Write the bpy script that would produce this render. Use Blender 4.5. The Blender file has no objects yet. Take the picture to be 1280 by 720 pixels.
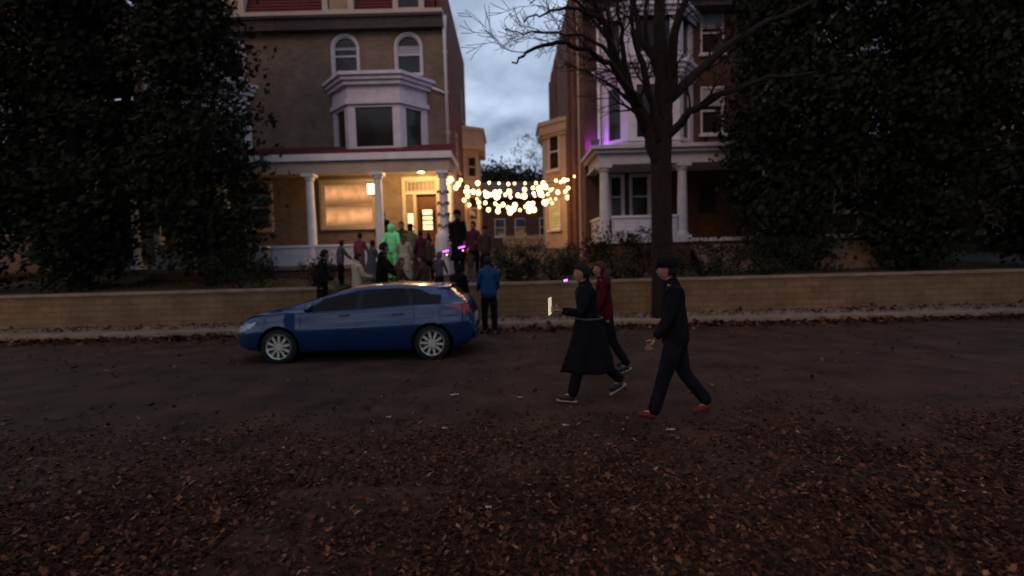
import bpy, bmesh, math, random
from mathutils import Vector, Matrix, noise as mnoise
R = math.radians
random.seed(7)
scene = bpy.context.scene
col = scene.collection

# ------------------------------------------------------------------ camera
CAM_Z, PITCH, ROLL, F = 1.8, R(3.75), R(1.5), 640.0
cd = bpy.data.cameras.new('camera'); cam = bpy.data.objects.new('camera', cd); col.objects.link(cam)
cam.matrix_world = (Matrix.Translation((0, 0, CAM_Z)) @ Matrix.Rotation(R(90) - PITCH, 4, 'X')
                    @ Matrix.Rotation(-ROLL, 4, 'Z'))
cd.lens = 18.0; cd.sensor_width = 36.0; cd.clip_start = 0.05; cd.clip_end = 2000
cd.dof.use_dof = True; cd.dof.focus_distance = 4.6; cd.dof.aperture_fstop = 0.72
scene.camera = cam

def at(px, py, D):
    """point of the real place seen at photo pixel px,py when it stands D metres away"""
    xc, yc = (px - 640) / F, (360 - py) / F
    c, s = math.cos(ROLL), math.sin(ROLL)
    x, y = c * xc + s * yc, -s * xc + c * yc
    d = Vector((x, math.cos(PITCH) + y * math.sin(PITCH), -math.sin(PITCH) + y * math.cos(PITCH)))
    return Vector((0, 0, CAM_Z)) + d * (D / d.y)

# ------------------------------------------------------------------ sky
SUN_EL, SUN_AZ = R(34), R(205)
world = bpy.data.worlds.new('World'); scene.world = world; world.use_nodes = True
nt = world.node_tree; nt.nodes.clear(); N = nt.nodes.new; L = nt.links.new
out = N('ShaderNodeOutputWorld'); bg = N('ShaderNodeBackground'); bg.inputs['Strength'].default_value = 0.10
sky = N('ShaderNodeTexSky'); sky.sky_type = 'NISHITA'; sky.sun_disc = False
sky.sun_elevation = SUN_EL; sky.sun_rotation = SUN_AZ; sky.air_density = 1.5; sky.dust_density = 2.0; sky.ozone_density = 3
tc = N('ShaderNodeTexCoord'); sep = N('ShaderNodeSeparateXYZ'); L(tc.outputs['Generated'], sep.inputs[0])
zz = N('ShaderNodeMath'); zz.operation = 'MAXIMUM'; L(sep.outputs['Z'], zz.inputs[0]); zz.inputs[1].default_value = 0.0
za = N('ShaderNodeMath'); za.operation = 'ADD'; L(zz.outputs[0], za.inputs[0]); za.inputs[1].default_value = 0.28
dx = N('ShaderNodeMath'); dx.operation = 'DIVIDE'; L(sep.outputs['X'], dx.inputs[0]); L(za.outputs[0], dx.inputs[1])
dy = N('ShaderNodeMath'); dy.operation = 'DIVIDE'; L(sep.outputs['Y'], dy.inputs[0]); L(za.outputs[0], dy.inputs[1])
cmb = N('ShaderNodeCombineXYZ'); L(dx.outputs[0], cmb.inputs[0]); L(dy.outputs[0], cmb.inputs[1])
nz = N('ShaderNodeTexNoise'); nz.inputs['Scale'].default_value = 2.2; nz.inputs['Detail'].default_value = 7
nz.inputs['Roughness'].default_value = 0.52; nz.inputs['Distortion'].default_value = 0.25
L(cmb.outputs[0], nz.inputs['Vector'])
cr = N('ShaderNodeValToRGB'); L(nz.outputs['Fac'], cr.inputs[0])
cr.color_ramp.elements[0].position = 0.34; cr.color_ramp.elements[0].color = (1.7, 2.25, 3.5, 1)
cr.color_ramp.elements[1].position = 0.72; cr.color_ramp.elements[1].color = (8.2, 9.7, 12.2, 1)
mx = N('ShaderNodeMix'); mx.data_type = 'RGBA'; mx.inputs['Factor'].default_value = 0.9
L(sky.outputs[0], mx.inputs['A']); L(cr.outputs[0], mx.inputs['B'])
L(mx.outputs['Result'], bg.inputs[0]); L(bg.outputs[0], out.inputs[0])

sl = bpy.data.lights.new('sun', 'SUN'); sl.energy = 0.62; sl.angle = R(25); sl.color = (1, .50, .26)
so = bpy.data.objects.new('sun', sl); col.objects.link(so)
so.rotation_euler = (R(90) - SUN_EL, 0, R(-25)); so.location = (0, 0, 60)

vs = scene.view_settings
vs.view_transform = 'Standard'; vs.look = 'None'; vs.exposure = 0.0; vs.gamma = 1.0; vs.use_curve_mapping = False

# ------------------------------------------------------------------ materials
MATS = {}
def mat(name, c, rough=0.7, var=0.25, scale=8.0, metal=0.0, bump=0.0, spec=0.2, coat=0.0):
    if name in MATS: return MATS[name]
    m = bpy.data.materials.new(name); m.use_nodes = True; t = m.node_tree
    b = t.nodes['Principled BSDF']
    b.inputs['Roughness'].default_value = rough; b.inputs['Metallic'].default_value = metal
    b.inputs['Specular IOR Level'].default_value = spec; b.inputs['Coat Weight'].default_value = coat
    co = t.nodes.new('ShaderNodeTexCoord'); n = t.nodes.new('ShaderNodeTexNoise')
    n.inputs['Scale'].default_value = scale; n.inputs['Detail'].default_value = 6
    t.links.new(co.outputs['Object'], n.inputs['Vector'])
    r = t.nodes.new('ShaderNodeValToRGB'); t.links.new(n.outputs['Fac'], r.inputs[0])
    r.color_ramp.elements[0].position = .3; r.color_ramp.elements[1].position = .7
    r.color_ramp.elements[0].color = (*[v * (1 - var) for v in c], 1)
    r.color_ramp.elements[1].color = (*[min(1, v * (1 + var)) for v in c], 1)
    t.links.new(r.outputs[0], b.inputs['Base Color'])
    if bump:
        bp = t.nodes.new('ShaderNodeBump'); bp.inputs['Strength'].default_value = bump; bp.inputs['Distance'].default_value = .02
        t.links.new(n.outputs['Fac'], bp.inputs['Height']); t.links.new(bp.outputs[0], b.inputs['Normal'])
    MATS[name] = m
    return m

def brick(name, c1, c2, mortar, bw=0.21, rh=0.075, ms=0.008, var=1.0):
    m = bpy.data.materials.new(name); m.use_nodes = True; t = m.node_tree; b = t.nodes['Principled BSDF']
    b.inputs['Roughness'].default_value = .9; b.inputs['Specular IOR Level'].default_value = .2
    g = t.nodes.new('ShaderNodeTexCoord'); s = t.nodes.new('ShaderNodeSeparateXYZ'); t.links.new(g.outputs['Object'], s.inputs[0])
    a = t.nodes.new('ShaderNodeMath'); t.links.new(s.outputs[0], a.inputs[0]); t.links.new(s.outputs[1], a.inputs[1])
    k = t.nodes.new('ShaderNodeCombineXYZ'); t.links.new(a.outputs[0], k.inputs[0]); t.links.new(s.outputs[2], k.inputs[1])
    br = t.nodes.new('ShaderNodeTexBrick'); t.links.new(k.outputs[0], br.inputs['Vector'])
    br.inputs['Scale'].default_value = 1; br.inputs['Brick Width'].default_value = bw; br.inputs['Row Height'].default_value = rh
    br.inputs['Mortar Size'].default_value = ms
    br.inputs['Color1'].default_value = (*c1, 1); br.inputs['Color2'].default_value = (*c2, 1); br.inputs['Mortar'].default_value = (*mortar, 1)
    n = t.nodes.new('ShaderNodeTexNoise'); n.inputs['Scale'].default_value = 1.3; n.inputs['Detail'].default_value = 8; n.inputs['Roughness'].default_value = .7
    t.links.new(g.outputs['Object'], n.inputs['Vector'])
    mr = t.nodes.new('ShaderNodeMapRange'); t.links.new(n.outputs['Fac'], mr.inputs[0])
    mr.inputs['From Min'].default_value = .25; mr.inputs['From Max'].default_value = .75
    mr.inputs['To Min'].default_value = .55; mr.inputs['To Max'].default_value = 1.35
    v = t.nodes.new('ShaderNodeVectorMath'); v.operation = 'SCALE'; t.links.new(br.outputs['Color'], v.inputs[0]); t.links.new(mr.outputs[0], v.inputs['Scale'])
    t.links.new(v.outputs[0], b.inputs['Base Color'])
    bp = t.nodes.new('ShaderNodeBump'); bp.inputs['Strength'].default_value = .5; bp.inputs['Distance'].default_value = .01
    t.links.new(br.outputs['Fac'], bp.inputs['Height']); bp.invert = True; t.links.new(bp.outputs[0], b.inputs['Normal'])
    return m

def glow(name, c, s):
    m = bpy.data.materials.new(name); m.use_nodes = True; b = m.node_tree.nodes['Principled BSDF']
    b.inputs['Base Color'].default_value = (*c, 1); b.inputs['Emission Color'].default_value = (*c, 1); b.inputs['Emission Strength'].default_value = s
    return m

def lit_pane(name, c, s, blinds=20):
    """a lit room behind blinds: warm bands and a vertical variation"""
    m = bpy.data.materials.new(name); m.use_nodes = True; t = m.node_tree; b = t.nodes['Principled BSDF']
    b.inputs['Base Color'].default_value = (.12, .08, .05, 1); b.inputs['Roughness'].default_value = .5
    g = t.nodes.new('ShaderNodeTexCoord'); w = t.nodes.new('ShaderNodeTexWave'); w.bands_direction = 'Z'
    w.inputs['Scale'].default_value = blinds; w.inputs['Distortion'].default_value = .6
    t.links.new(g.outputs['Object'], w.inputs['Vector'])
    n = t.nodes.new('ShaderNodeTexNoise'); n.inputs['Scale'].default_value = 3; t.links.new(g.outputs['Object'], n.inputs['Vector'])
    mu = t.nodes.new('ShaderNodeMath'); mu.operation = 'MULTIPLY'; t.links.new(w.outputs['Fac'], mu.inputs[0]); t.links.new(n.outputs['Fac'], mu.inputs[1])
    mr = t.nodes.new('ShaderNodeMapRange'); t.links.new(mu.outputs[0], mr.inputs[0]); mr.inputs['To Min'].default_value = s * .25; mr.inputs['To Max'].default_value = s * 1.8
    b.inputs['Emission Color'].default_value = (*c, 1); t.links.new(mr.outputs[0], b.inputs['Emission Strength'])
    return m

M = dict(
    tanbrick=brick('tan_brick', (.20, .135, .095), (.16, .105, .075), (.20, .15, .12)),
    redbrick=brick('red_brick', (.17, .065, .045), (.12, .045, .035), (.16, .10, .08)),
    darkbrick=brick('dark_brick', (.09, .04, .03), (.07, .03, .025), (.09, .06, .05)),
    wallstone=brick('wall_stone', (.17, .105, .052), (.14, .085, .042), (.10, .065, .036), 0.46, 0.16, .010),
    white=mat('white_paint', (.66, .60, .60), .6, .08, 3), grey=mat('grey_paint', (.50, .46, .47), .6, .12, 4),
    cream=mat('cream_paint', (.42, .33, .26), .6, .1, 3), lav=mat('pale_siding', (.58, .52, .56), .65, .12, 3),
    tile=mat('red_roof_tile', (.13, .03, .03), .75, .35, 14, bump=.5),
    darktrim=mat('dark_trim', (.05, .035, .035), .6, .3, 8),
    glass=mat('window_glass', (.02, .018, .015), .08, .3, 2, spec=.3), shade=mat('roller_shade', (.30, .29, .30), .8, .1),
    asphalt=mat('asphalt', (.040, .018, .010), .95, .5, 1.5, bump=.3), concrete=mat('concrete', (.20, .14, .10), .9, .25, 2.5, bump=.3),
    soil=mat('soil', (.05, .04, .025), .95, .4, 3, bump=.6), floor=mat('porch_floor', (.20, .13, .09), .7, .2),
    bark=mat('bark', (.016, .011, .009), .97, .4, 14, bump=.8), leafdark=mat('evergreen_leaf', (.014, .018, .009), .9, .4, 3, spec=.1),
    leafgreen=mat('shrub_leaf', (.032, .034, .016), .85, .5, 3, spec=.15), leafred=mat('russet_shrub_leaf', (.05, .025, .015), .85, .4, 3, spec=.1),
    ivory=mat('ivory_cloth', (.36, .28, .19), .85, .2), black=mat('black_cloth', (.005, .005, .006), .95, .3, spec=.1),
    navy=mat('navy_denim', (.005, .006, .010), .95, .3, spec=.1), blue=mat('blue_jacket', (.004, .036, .10), .8, .2, spec=.2), red=mat('red_cloth', (.045, .003, .005), .9, .3, spec=.1),
    redshoe=mat('red_shoe', (.09, .007, .007), .6, .2), greenc=mat('green_cloth', (.20, .85, .30), .7, .2), olive=mat('olive_cloth', (.12, .12, .055), .9, .2),
    pink=mat('pink_cloth', (.17, .035, .05), .85, .2), greyc=mat('grey_cloth', (.06, .055, .065), .9, .2), purple=mat('purple_cloth', (.055, .010, .022), .85, .3),
    brownc=mat('brown_cloth', (.045, .024, .018), .9, .3), skin=mat('skin', (.24, .125, .085), .55, .08), hair=mat('dark_hair', (.007, .005, .004), .8, .4, 40),
    hairb=mat('brown_hair', (.07, .035, .02), .6, .4, 40), hairr=mat('red_hair', (.035, .006, .006), .6, .3, 40), sole=mat('white_sole', (.22, .20, .19), .6, .05), shoe=mat('dark_shoe', (.015, .013, .012), .5, .2),
    eye=mat('eye_white', (.35, .33, .32), .3, .02), iris=mat('iris', (.03, .02, .015), .2, .1), lip=mat('lip', (.32, .12, .10), .5, .1),
    carblue=mat('car_paint_blue', (.002, .024, .085), .3, .06, 1.5, metal=.3, coat=1.0), carglass=mat('car_glass', (.006, .006, .006), .08, .1, 2, spec=.12),
    plastic=mat('black_plastic', (.012, .012, .012), .5, .1), tyre=mat('tyre_rubber', (.015, .014, .014), .85, .2), alloy=mat('alloy_rim', (.62, .55, .46), .35, .05, metal=.6),
    taillight=mat('tail_lamp_red', (.30, .015, .02), .15, .1, coat=1), chrome=mat('chrome', (.7, .7, .72), .15, .02, metal=1), headlight=mat('head_lamp', (.5, .5, .52), .1, .05, coat=1),
    paper=mat('white_paper', (.38, .32, .26), .8, .2), orange=mat('orange_plastic', (.60, .15, .04), .45, .05), cable=mat('black_cable', (.01, .01, .01), .7, .1),
    metal=mat('painted_metal', (.10, .10, .10), .5, .2), wood=mat('dark_wood_door', (.10, .04, .02), .5, .3, 12),
)
bulbm = glow('bulb_glow', (1.0, .52, .16), 11)
lampm = glow('lamp_glow', (1.0, .62, .25), 30)
lanternm = glow('lantern_glow', (1.0, .72, .42), 6)
purplem = glow('purple_glow', (.55, .06, 1.0), 9); purplebig = glow('purple_flood_glow', (.42, .03, 1.0), 9); pinkm = glow('pink_glow', (1.0, .35, .25), 5)
screenm = glow('lit_screen', (.9, .74, .5), .55)
roomm = lit_pane('lit_room', (1.0, .45, .18), .8, .35); blindm = lit_pane('lit_blinds', (1.0, .66, .30), 3.6, 3.2); warmm = lit_pane('dim_warm_room', (1.0, .45, .14), .10, 2)
yellowm = lit_pane('lit_yellow_window', (1.0, .7, .2), .5, 2)

# ------------------------------------------------------------------ mesh helpers
class MB:
    def __init__(s): s.v = []; s.f = []; s.m = []
    def add(s, vs_, fs, mi=0):
        o = len(s.v); s.v += [tuple(v) for v in vs_]; s.f += [tuple(i + o for i in f) for f in fs]; s.m += [mi] * len(fs); return s
    def box(s, x0, x1, y0, y1, z0, z1, mi=0):
        v = [(x, y, z) for z in (z0, z1) for y in (y0, y1) for x in (x0, x1)]
        return s.add(v, [(0, 2, 3, 1), (4, 5, 7, 6), (0, 1, 5, 4), (2, 6, 7, 3), (0, 4, 6, 2), (1, 3, 7, 5)], mi)
    def prism(s, pts, z0, z1, mi=0):          # footprint polygon (ccw) pulled up
        n = len(pts); v = [(x, y, z0) for x, y in pts] + [(x, y, z1) for x, y in pts]
        return s.add(v, [tuple(range(n))[::-1], tuple(range(n, 2 * n))] + [(i, (i + 1) % n, n + (i + 1) % n, n + i) for i in range(n)], mi)
    def xz(s, pts, y0, y1, mi=0):             # outline in x,z with thickness in y
        n = len(pts); v = [(x, y0, z) for x, z in pts] + [(x, y1, z) for x, z in pts]
        return s.add(v, [tuple(range(n)), tuple(range(n, 2 * n))[::-1]] + [(i, n + i, n + (i + 1) % n, (i + 1) % n) for i in range(n)], mi)
    def tube(s, pts, rad, n=8, cap=True, mi=0):
        pts = [Vector(p) for p in pts]
        if not hasattr(rad, '__len__'): rad = [rad] * len(pts)
        vv = []; up = Vector((0, 0, 1)); prev = None
        for i, p in enumerate(pts):
            t = (pts[min(i + 1, len(pts) - 1)] - pts[max(i - 1, 0)])
            t = t.normalized() if t.length > 1e-9 else Vector((0, 0, 1))
            a = prev if prev is not None else (t.cross(Vector((1, 0, 0))) if abs(t.x) < .8 else t.cross(Vector((0, 1, 0))))
            a = (a - t * a.dot(t)).normalized(); b = t.cross(a); prev = a
            for k in range(n):
                q = 2 * math.pi * k / n; vv.append(p + (a * math.cos(q) + b * math.sin(q)) * rad[i])
        fs = [(i * n + k, i * n + (k + 1) % n, (i + 1) * n + (k + 1) % n, (i + 1) * n + k) for i in range(len(pts) - 1) for k in range(n)]
        if cap: fs += [tuple(range(n))[::-1], tuple(range((len(pts) - 1) * n, len(pts) * n))]
        return s.add(vv, fs, mi)
    def lathe(s, prof, c, axis='Z', n=20, mi=0, sx=1, sy=1, cap=True):     # prof: (radius, height)
        vv = []
        for r, h in prof:
            for k in range(n):
                q = 2 * math.pi * k / n; a, b = r * math.cos(q) * sx, r * math.sin(q) * sy
                vv.append(Vector(c) + (Vector((a, b, h)) if axis == 'Z' else Vector((a, h, b)) if axis == 'Y' else Vector((h, a, b))))
        m_ = len(prof)
        fs = [(i * n + k, i * n + (k + 1) % n, (i + 1) * n + (k + 1) % n, (i + 1) * n + k) for i in range(m_ - 1) for k in range(n)]
        if cap: fs += [tuple(range(n))[::-1], tuple(range((m_ - 1) * n, m_ * n))]
        return s.add(vv, fs, mi)
    def ball(s, c, r, n=12, mi=0, sc=(1, 1, 1)):
        m_ = n // 2; vv = [Vector(c) + Vector((0, 0, -r * sc[2]))]
        for i in range(1, m_):
            t = math.pi * i / m_ - math.pi / 2
            for k in range(n):
                q = 2 * math.pi * k / n
                vv.append(Vector(c) + Vector((r * sc[0] * math.cos(t) * math.cos(q), r * sc[1] * math.cos(t) * math.sin(q), r * sc[2] * math.sin(t))))
        vv.append(Vector(c) + Vector((0, 0, r * sc[2]))); e = len(vv) - 1
        fs = [(0, 1 + (k + 1) % n, 1 + k) for k in range(n)] + [(e, 1 + (m_ - 2) * n + k, 1 + (m_ - 2) * n + (k + 1) % n) for k in range(n)]
        fs += [(1 + i * n + k, 1 + i * n + (k + 1) % n, 1 + (i + 1) * n + (k + 1) % n, 1 + (i + 1) * n + k) for i in range(m_ - 2) for k in range(n)]
        return s.add(vv, fs, mi)
    def build(s, name, mats, parent=None, smooth=False, bevel=0):
        me = bpy.data.meshes.new(name); me.from_pydata(s.v, [], s.f)
        if not isinstance(mats, (list, tuple)): mats = [mats]
        for m_ in mats: me.materials.append(m_)
        me.polygons.foreach_set('material_index', s.m)
        if smooth: me.polygons.foreach_set('use_smooth', [True] * len(s.f))
        me.update()
        o = bpy.data.objects.new(name, me); col.objects.link(o)
        if parent is not None: o.parent = parent
        if bevel:
            b = o.modifiers.new('bevel', 'BEVEL'); b.width = bevel; b.segments = 2; b.limit_method = 'ANGLE'
        return o

def tag(o, label=None, cat=None, group=None, kind=None):
    if label: o['label'] = label
    if cat: o['category'] = cat
    if group: o['group'] = group
    if kind: o['kind'] = kind
    return o
def empty(name, loc=(0, 0, 0), rz=0):
    o = bpy.data.objects.new(name, None); col.objects.link(o); o.location = loc; o.rotation_euler = (0, 0, rz); o.empty_display_size = .2
    return o
def struct(o): o['kind'] = 'structure'; return o
def kids(o): return [c for c in bpy.data.objects if c.parent == o]
def copy_tree(o, parent=None):
    c = o.copy(); col.objects.link(c); c.parent = parent
    for ch in kids(o): copy_tree(ch, c)
    return c

# ------------------------------------------------------------------ ground
def gz(x, y):                                   # height of the ground in the place
    if y < 12.35: return 0.0
    if y < 13.75: return 0.13
    if y < 14.8: return 0.95 + (y - 13.75) * .06
    return min(2.2, 1.01 + (y - 14.8) * .085)
KERB, WALLY = 12.35, 13.6
STX0, STX1 = -4.75, -1.95                        # opening for the garden steps

b = MB()
ys = [-60, 1.2, KERB, 13.75]
b.add([(-900, -200, -.02), (900, -200, -.02), (900, 1500, -.02), (-900, 1500, -.02)], [(0, 1, 2, 3)])
struct(b.build('ground', M['soil']))
nx, ny = 80, 40
b = MB(); vv = []; ff = []
for j in range(ny + 1):
    for i in range(nx + 1):
        x = -60 + 120 * i / nx; y = -1 + (KERB + 1) * j / ny
        vv.append((x, y, .0 + .03 * math.sin(math.pi * min(1, max(0, (y - 1) / 12))) - .006 + .006 * mnoise.noise(Vector((x * .7, y * .7, 0)))))
for j in range(ny):
    for i in range(nx):
        a = j * (nx + 1) + i; ff.append((a, a + 1, a + nx + 2, a + nx + 1))
b.add(vv, ff); struct(b.build('road', M['asphalt'], smooth=True))
b = MB(); b.box(-60, 60, -4, 1.0, -.01, .12); struct(b.build('near_pavement', M['concrete'], bevel=.01))
b = MB()
x = -60.0
while x < 60:
    b.box(x + .004, x + 2.4, KERB - .0, KERB + .16, -.01, .135); x += 2.41
struct(b.build('kerb', M['concrete'], bevel=.015))
b = MB(); x = -60.0
while x < 60:
    b.box(x + .006, x + 1.2, KERB + .165, WALLY + .1, 0, .13); x += 1.206
struct(b.build('pavement', M['concrete']))
# raised gardens behind the wall
b = MB(); vv = []; ff = []
def patch(x0, x1, y0, y1, n, m_):
    vv = []; ff = []
    for j in range(m_ + 1):
        for i in range(n + 1):
            x = x0 + (x1 - x0) * i / n; y = y0 + (y1 - y0) * j / m_
            vv.append((x, y, gz(x, max(y, 13.76)) + .05 * mnoise.noise(Vector((x, y, 3)))))
    for j in range(m_):
        for i in range(n):
            a = j * (n + 1) + i; ff.append((a, a + 1, a + n + 2, a + n + 1))
    b.add(vv, ff)
patch(-45, STX0 - .02, 13.82, 60, 60, 60); patch(STX0 - .02, STX1 + .02, 14.85, 60, 8, 60); patch(STX1 + .02, 45, 13.82, 60, 60, 60)
struct(b.build('garden_ground', M['soil'], smooth=True))

# retaining walls, one each side of the steps
def retaining(x0, x1, label):
    r = empty('retaining_wall', ((x0 + x1) / 2, WALLY, .1))
    tag(r, label, 'wall', 'retaining walls along the pavement')
    cx = (x0 + x1) / 2
    w = MB(); w.box(x0 - cx, x1 - cx, 0, .24, 0, .88); w.build('wall', M['wallstone'], r)
    c = MB(); x = x0
    while x < x1 - .05:
        e = min(x + 1.1, x1); c.box(x - cx + .003, e - cx, -.04, .28, .882, .96); x = e
    c.build('coping', M['concrete'], r, bevel=.012)
    return r
retaining(-40, STX0, 'tan block garden wall behind the parked blue hatchback')
retaining(STX1, 40, 'tan block garden wall under the dark shrubs, right of the garden steps')
# garden steps
st = empty('garden_steps', ((STX0 + STX1) / 2, 13.6, .13)); tag(st, 'concrete steps between the garden walls, leading up to the lit porch', 'steps')
b = MB(); hw = (STX1 - STX0) / 2 - .01
for i in range(5): b.box(-hw, hw, .05 + i * .26, 1.45 + .02, i * .165, (i + 1) * .165)
b.build('tread', M['concrete'], st)

# ------------------------------------------------------------------ window / wall builders
def wall_mb(b, u0, u1, z0, z1, ops, plane, d, thick, mi=0):
    """wall in plane 'x' (runs along x at y=d) or 'y' (runs along y at x=d) with rectangular openings (a,b,za,zb)"""
    us = sorted({u0, u1, *[o[0] for o in ops], *[o[1] for o in ops]}); zs = sorted({z0, z1, *[o[2] for o in ops], *[o[3] for o in ops]})
    def pt(u, z, t): return (u, d + t, z) if plane == 'x' else (d + t, u, z)
    for i in range(len(us) - 1):
        for j in range(len(zs) - 1):
            cu, cz = (us[i] + us[i + 1]) / 2, (zs[j] + zs[j + 1]) / 2
            if any(o[0] < cu < o[1] and o[2] < cz < o[3] for o in ops): continue
            for t in (0, thick):
                b.add([pt(us[i], zs[j], t), pt(us[i + 1], zs[j], t), pt(us[i + 1], zs[j + 1], t), pt(us[i], zs[j + 1], t)], [(0, 1, 2, 3)], mi)
    for o in list(ops) + [(u0, u1, z0, z1)]:
        for (ua, za, ub, zb) in ((o[0], o[2], o[1], o[2]), (o[0], o[3], o[1], o[3]), (o[0], o[2], o[0], o[3]), (o[1], o[2], o[1], o[3])):
            b.add([pt(ua, za, 0), pt(ub, zb, 0), pt(ub, zb, thick), pt(ua, za, thick)], [(0, 1, 2, 3)], mi)

def window(parent, p0, p1, z0, z1, pane=None, frame=None, arch=False, fw=.07, sash=True, shade=0, sill=True, label=None, trim=.0, inset=.10, muntin=False):
    """sash window between ground points p0 -> p1 (left to right seen from outside); outside is to the right-hand side of p0->p1... built in local x,z and turned"""
    p0 = Vector((p0[0], p0[1], 0)); p1 = Vector((p1[0], p1[1], 0)); w = (p1 - p0).length; ang = math.atan2(p1.y - p0.y, p1.x - p0.x)
    frame = frame or M['white']; pane = pane or M['glass']
    h = z1 - z0
    f = MB()
    def ring(w0, w1, za, zb, t, y0, y1):
        f.box(w0, w1, y0, y1, za, za + t); f.box(w0, w1, y0, y1, zb - t, zb)
        f.box(w0, w0 + t, y0, y1, za + t, zb - t); f.box(w1 - t, w1, y0, y1, za + t, zb - t)
    if arch:
        r = w / 2; hs = h - r; n = 14
        f.box(0, fw, .0, inset, 0, hs); f.box(w - fw, w, .0, inset, 0, hs); f.box(fw, w - fw, .0, inset, 0, fw)
        for k in range(n):
            a0, a1 = math.pi * k / n, math.pi * (k + 1) / n
            f.xz([(r + (r - fw) * math.cos(a0), hs + (r - fw) * math.sin(a0)), (r + r * math.cos(a0), hs + r * math.sin(a0)),
                  (r + r * math.cos(a1), hs + r * math.sin(a1)), (r + (r - fw) * math.cos(a1), hs + (r - fw) * math.sin(a1))], 0, inset)
    else:
        ring(0, w, 0, h, fw, 0, inset)
    if sash:
        f.box(fw, w - fw, .03, .075, h * .5 - .03, h * .5 + .03)
    if muntin:
        for q in (1, 2): f.box(w * q / 3 - .012, w * q / 3 + .012, .035, .07, fw, h - fw)
    if trim:
        if arch:
            for k in range(14):
                a0, a1 = math.pi * k / 14, math.pi * (k + 1) / 14
                f.xz([(r + r * math.cos(a0), hs + r * math.sin(a0)), (r + (r + trim) * math.cos(a0), hs + (r + trim) * math.sin(a0)),
                      (r + (r + trim) * math.cos(a1), hs + (r + trim) * math.sin(a1)), (r + r * math.cos(a1), hs + r * math.sin(a1))], -.05, -.001)
            f.box(-trim, 0, -.05, -.001, 0, hs); f.box(w, w + trim, -.05, -.001, 0, hs)
        else:
            f.box(-trim, 0, -.05, -.001, 0, h + trim); f.box(w, w + trim, -.05, -.001, 0, h + trim); f.box(0, w, -.05, -.001, h, h + trim)
    o = f.build('window', frame, parent); o.location = (p0.x, p0.y, z0); o.rotation_euler.z = ang
    if label: o['label'] = label
    g = MB()
    if arch:
        pts = [(fw * .5, fw * .5), (w - fw * .5, fw * .5)] + [(r + (r - fw * .5) * math.cos(math.pi * k / 14), hs + (r - fw * .5) * math.sin(math.pi * k / 14)) for k in range(15)]
        g.xz(pts, .082, .09)
    else: g.box(fw * .5, w - fw * .5, .082, .09, fw * .5, h - fw * .5)
    g.build('pane', pane, o)
    if shade:
        s_ = MB(); s_.box(fw, w - fw, .045, .065, h * (1 - shade), h - fw - .002 if not arch else h * .72); s_.build('roller_shade', M['shade'], o)
    if sill:
        s_ = MB(); s_.box(-.08, w + .08, -.12, .0, -.09, .0); s_.build('sill', frame, o)
    return o

def arch_fill(b, x0, x1, zs, ztop, y, thick, mi=0):      # brick spandrels closing a square opening into an arch
    r = (x1 - x0) / 2; cx = (x0 + x1) / 2; n = 10
    for sgn in (-1, 1):
        for k in range(n):
            a0, a1 = math.pi / 2 * k / n, math.pi / 2 * (k + 1) / n
            xa, xb = cx + sgn * r * math.sin(a0), cx + sgn * r * math.sin(a1); za, zb = zs + r * math.cos(a0), zs + r * math.cos(a1)
            pts = [(xa, za), (xb, zb), (xb, ztop), (xa, ztop)]
            if sgn < 0: pts = pts[::-1]
            b.xz(pts, y, y + thick, mi)

def column(parent, x, y, z0, z1, r=.16, m_=None):
    b = MB(); m_ = m_ or M['white']
    b.box(x - r * 1.4, x + r * 1.4, y - r * 1.4, y + r * 1.4, z0, z0 + .12); b.box(x - r * 1.4, x + r * 1.4, y - r * 1.4, y + r * 1.4, z1 - .1, z1)
    b.lathe([(r * 1.25, z0 + .121), (r * 1.2, z0 + .2), (r, z0 + .24), (r * .97, (z0 + z1) / 2), (r * .84, z1 - .25), (r * 1.15, z1 - .18), (r * 1.25, z1 - .101)], (x, y, 0), n=18)
    return b.build('column', m_, parent)

def dormer(parent, x0, x1, y, z0, z1, depth=2.0, m_=None):
    m_ = m_ or M['cream']; b = MB()
    b.box(x0, x0 + .2, y, y + depth, z0, z1); b.box(x1 - .2, x1, y, y + depth, z0, z1); b.box(x0 + .2, x1 - .2, y, y + depth, z0, z0 + .12)
    xm = (x0 + x1) / 2
    b.xz([(x0 - .15, z1 + .002), (x1 + .15, z1 + .002), (xm, z1 + .6)], y - .15, y + depth)
    d = b.build('dormer', m_, parent)
    g = MB(); g.box(x0 + .201, x1 - .201, y + .1, y + .12, z0 + .121, z1); g.build('pane', M['glass'], d)
    s_ = MB(); s_.box(x0 + .201, x1 - .201, y + .05, y + .099, (z0 + z1) / 2, (z0 + z1) / 2 + .06); s_.build('sash', m_, d)

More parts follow.
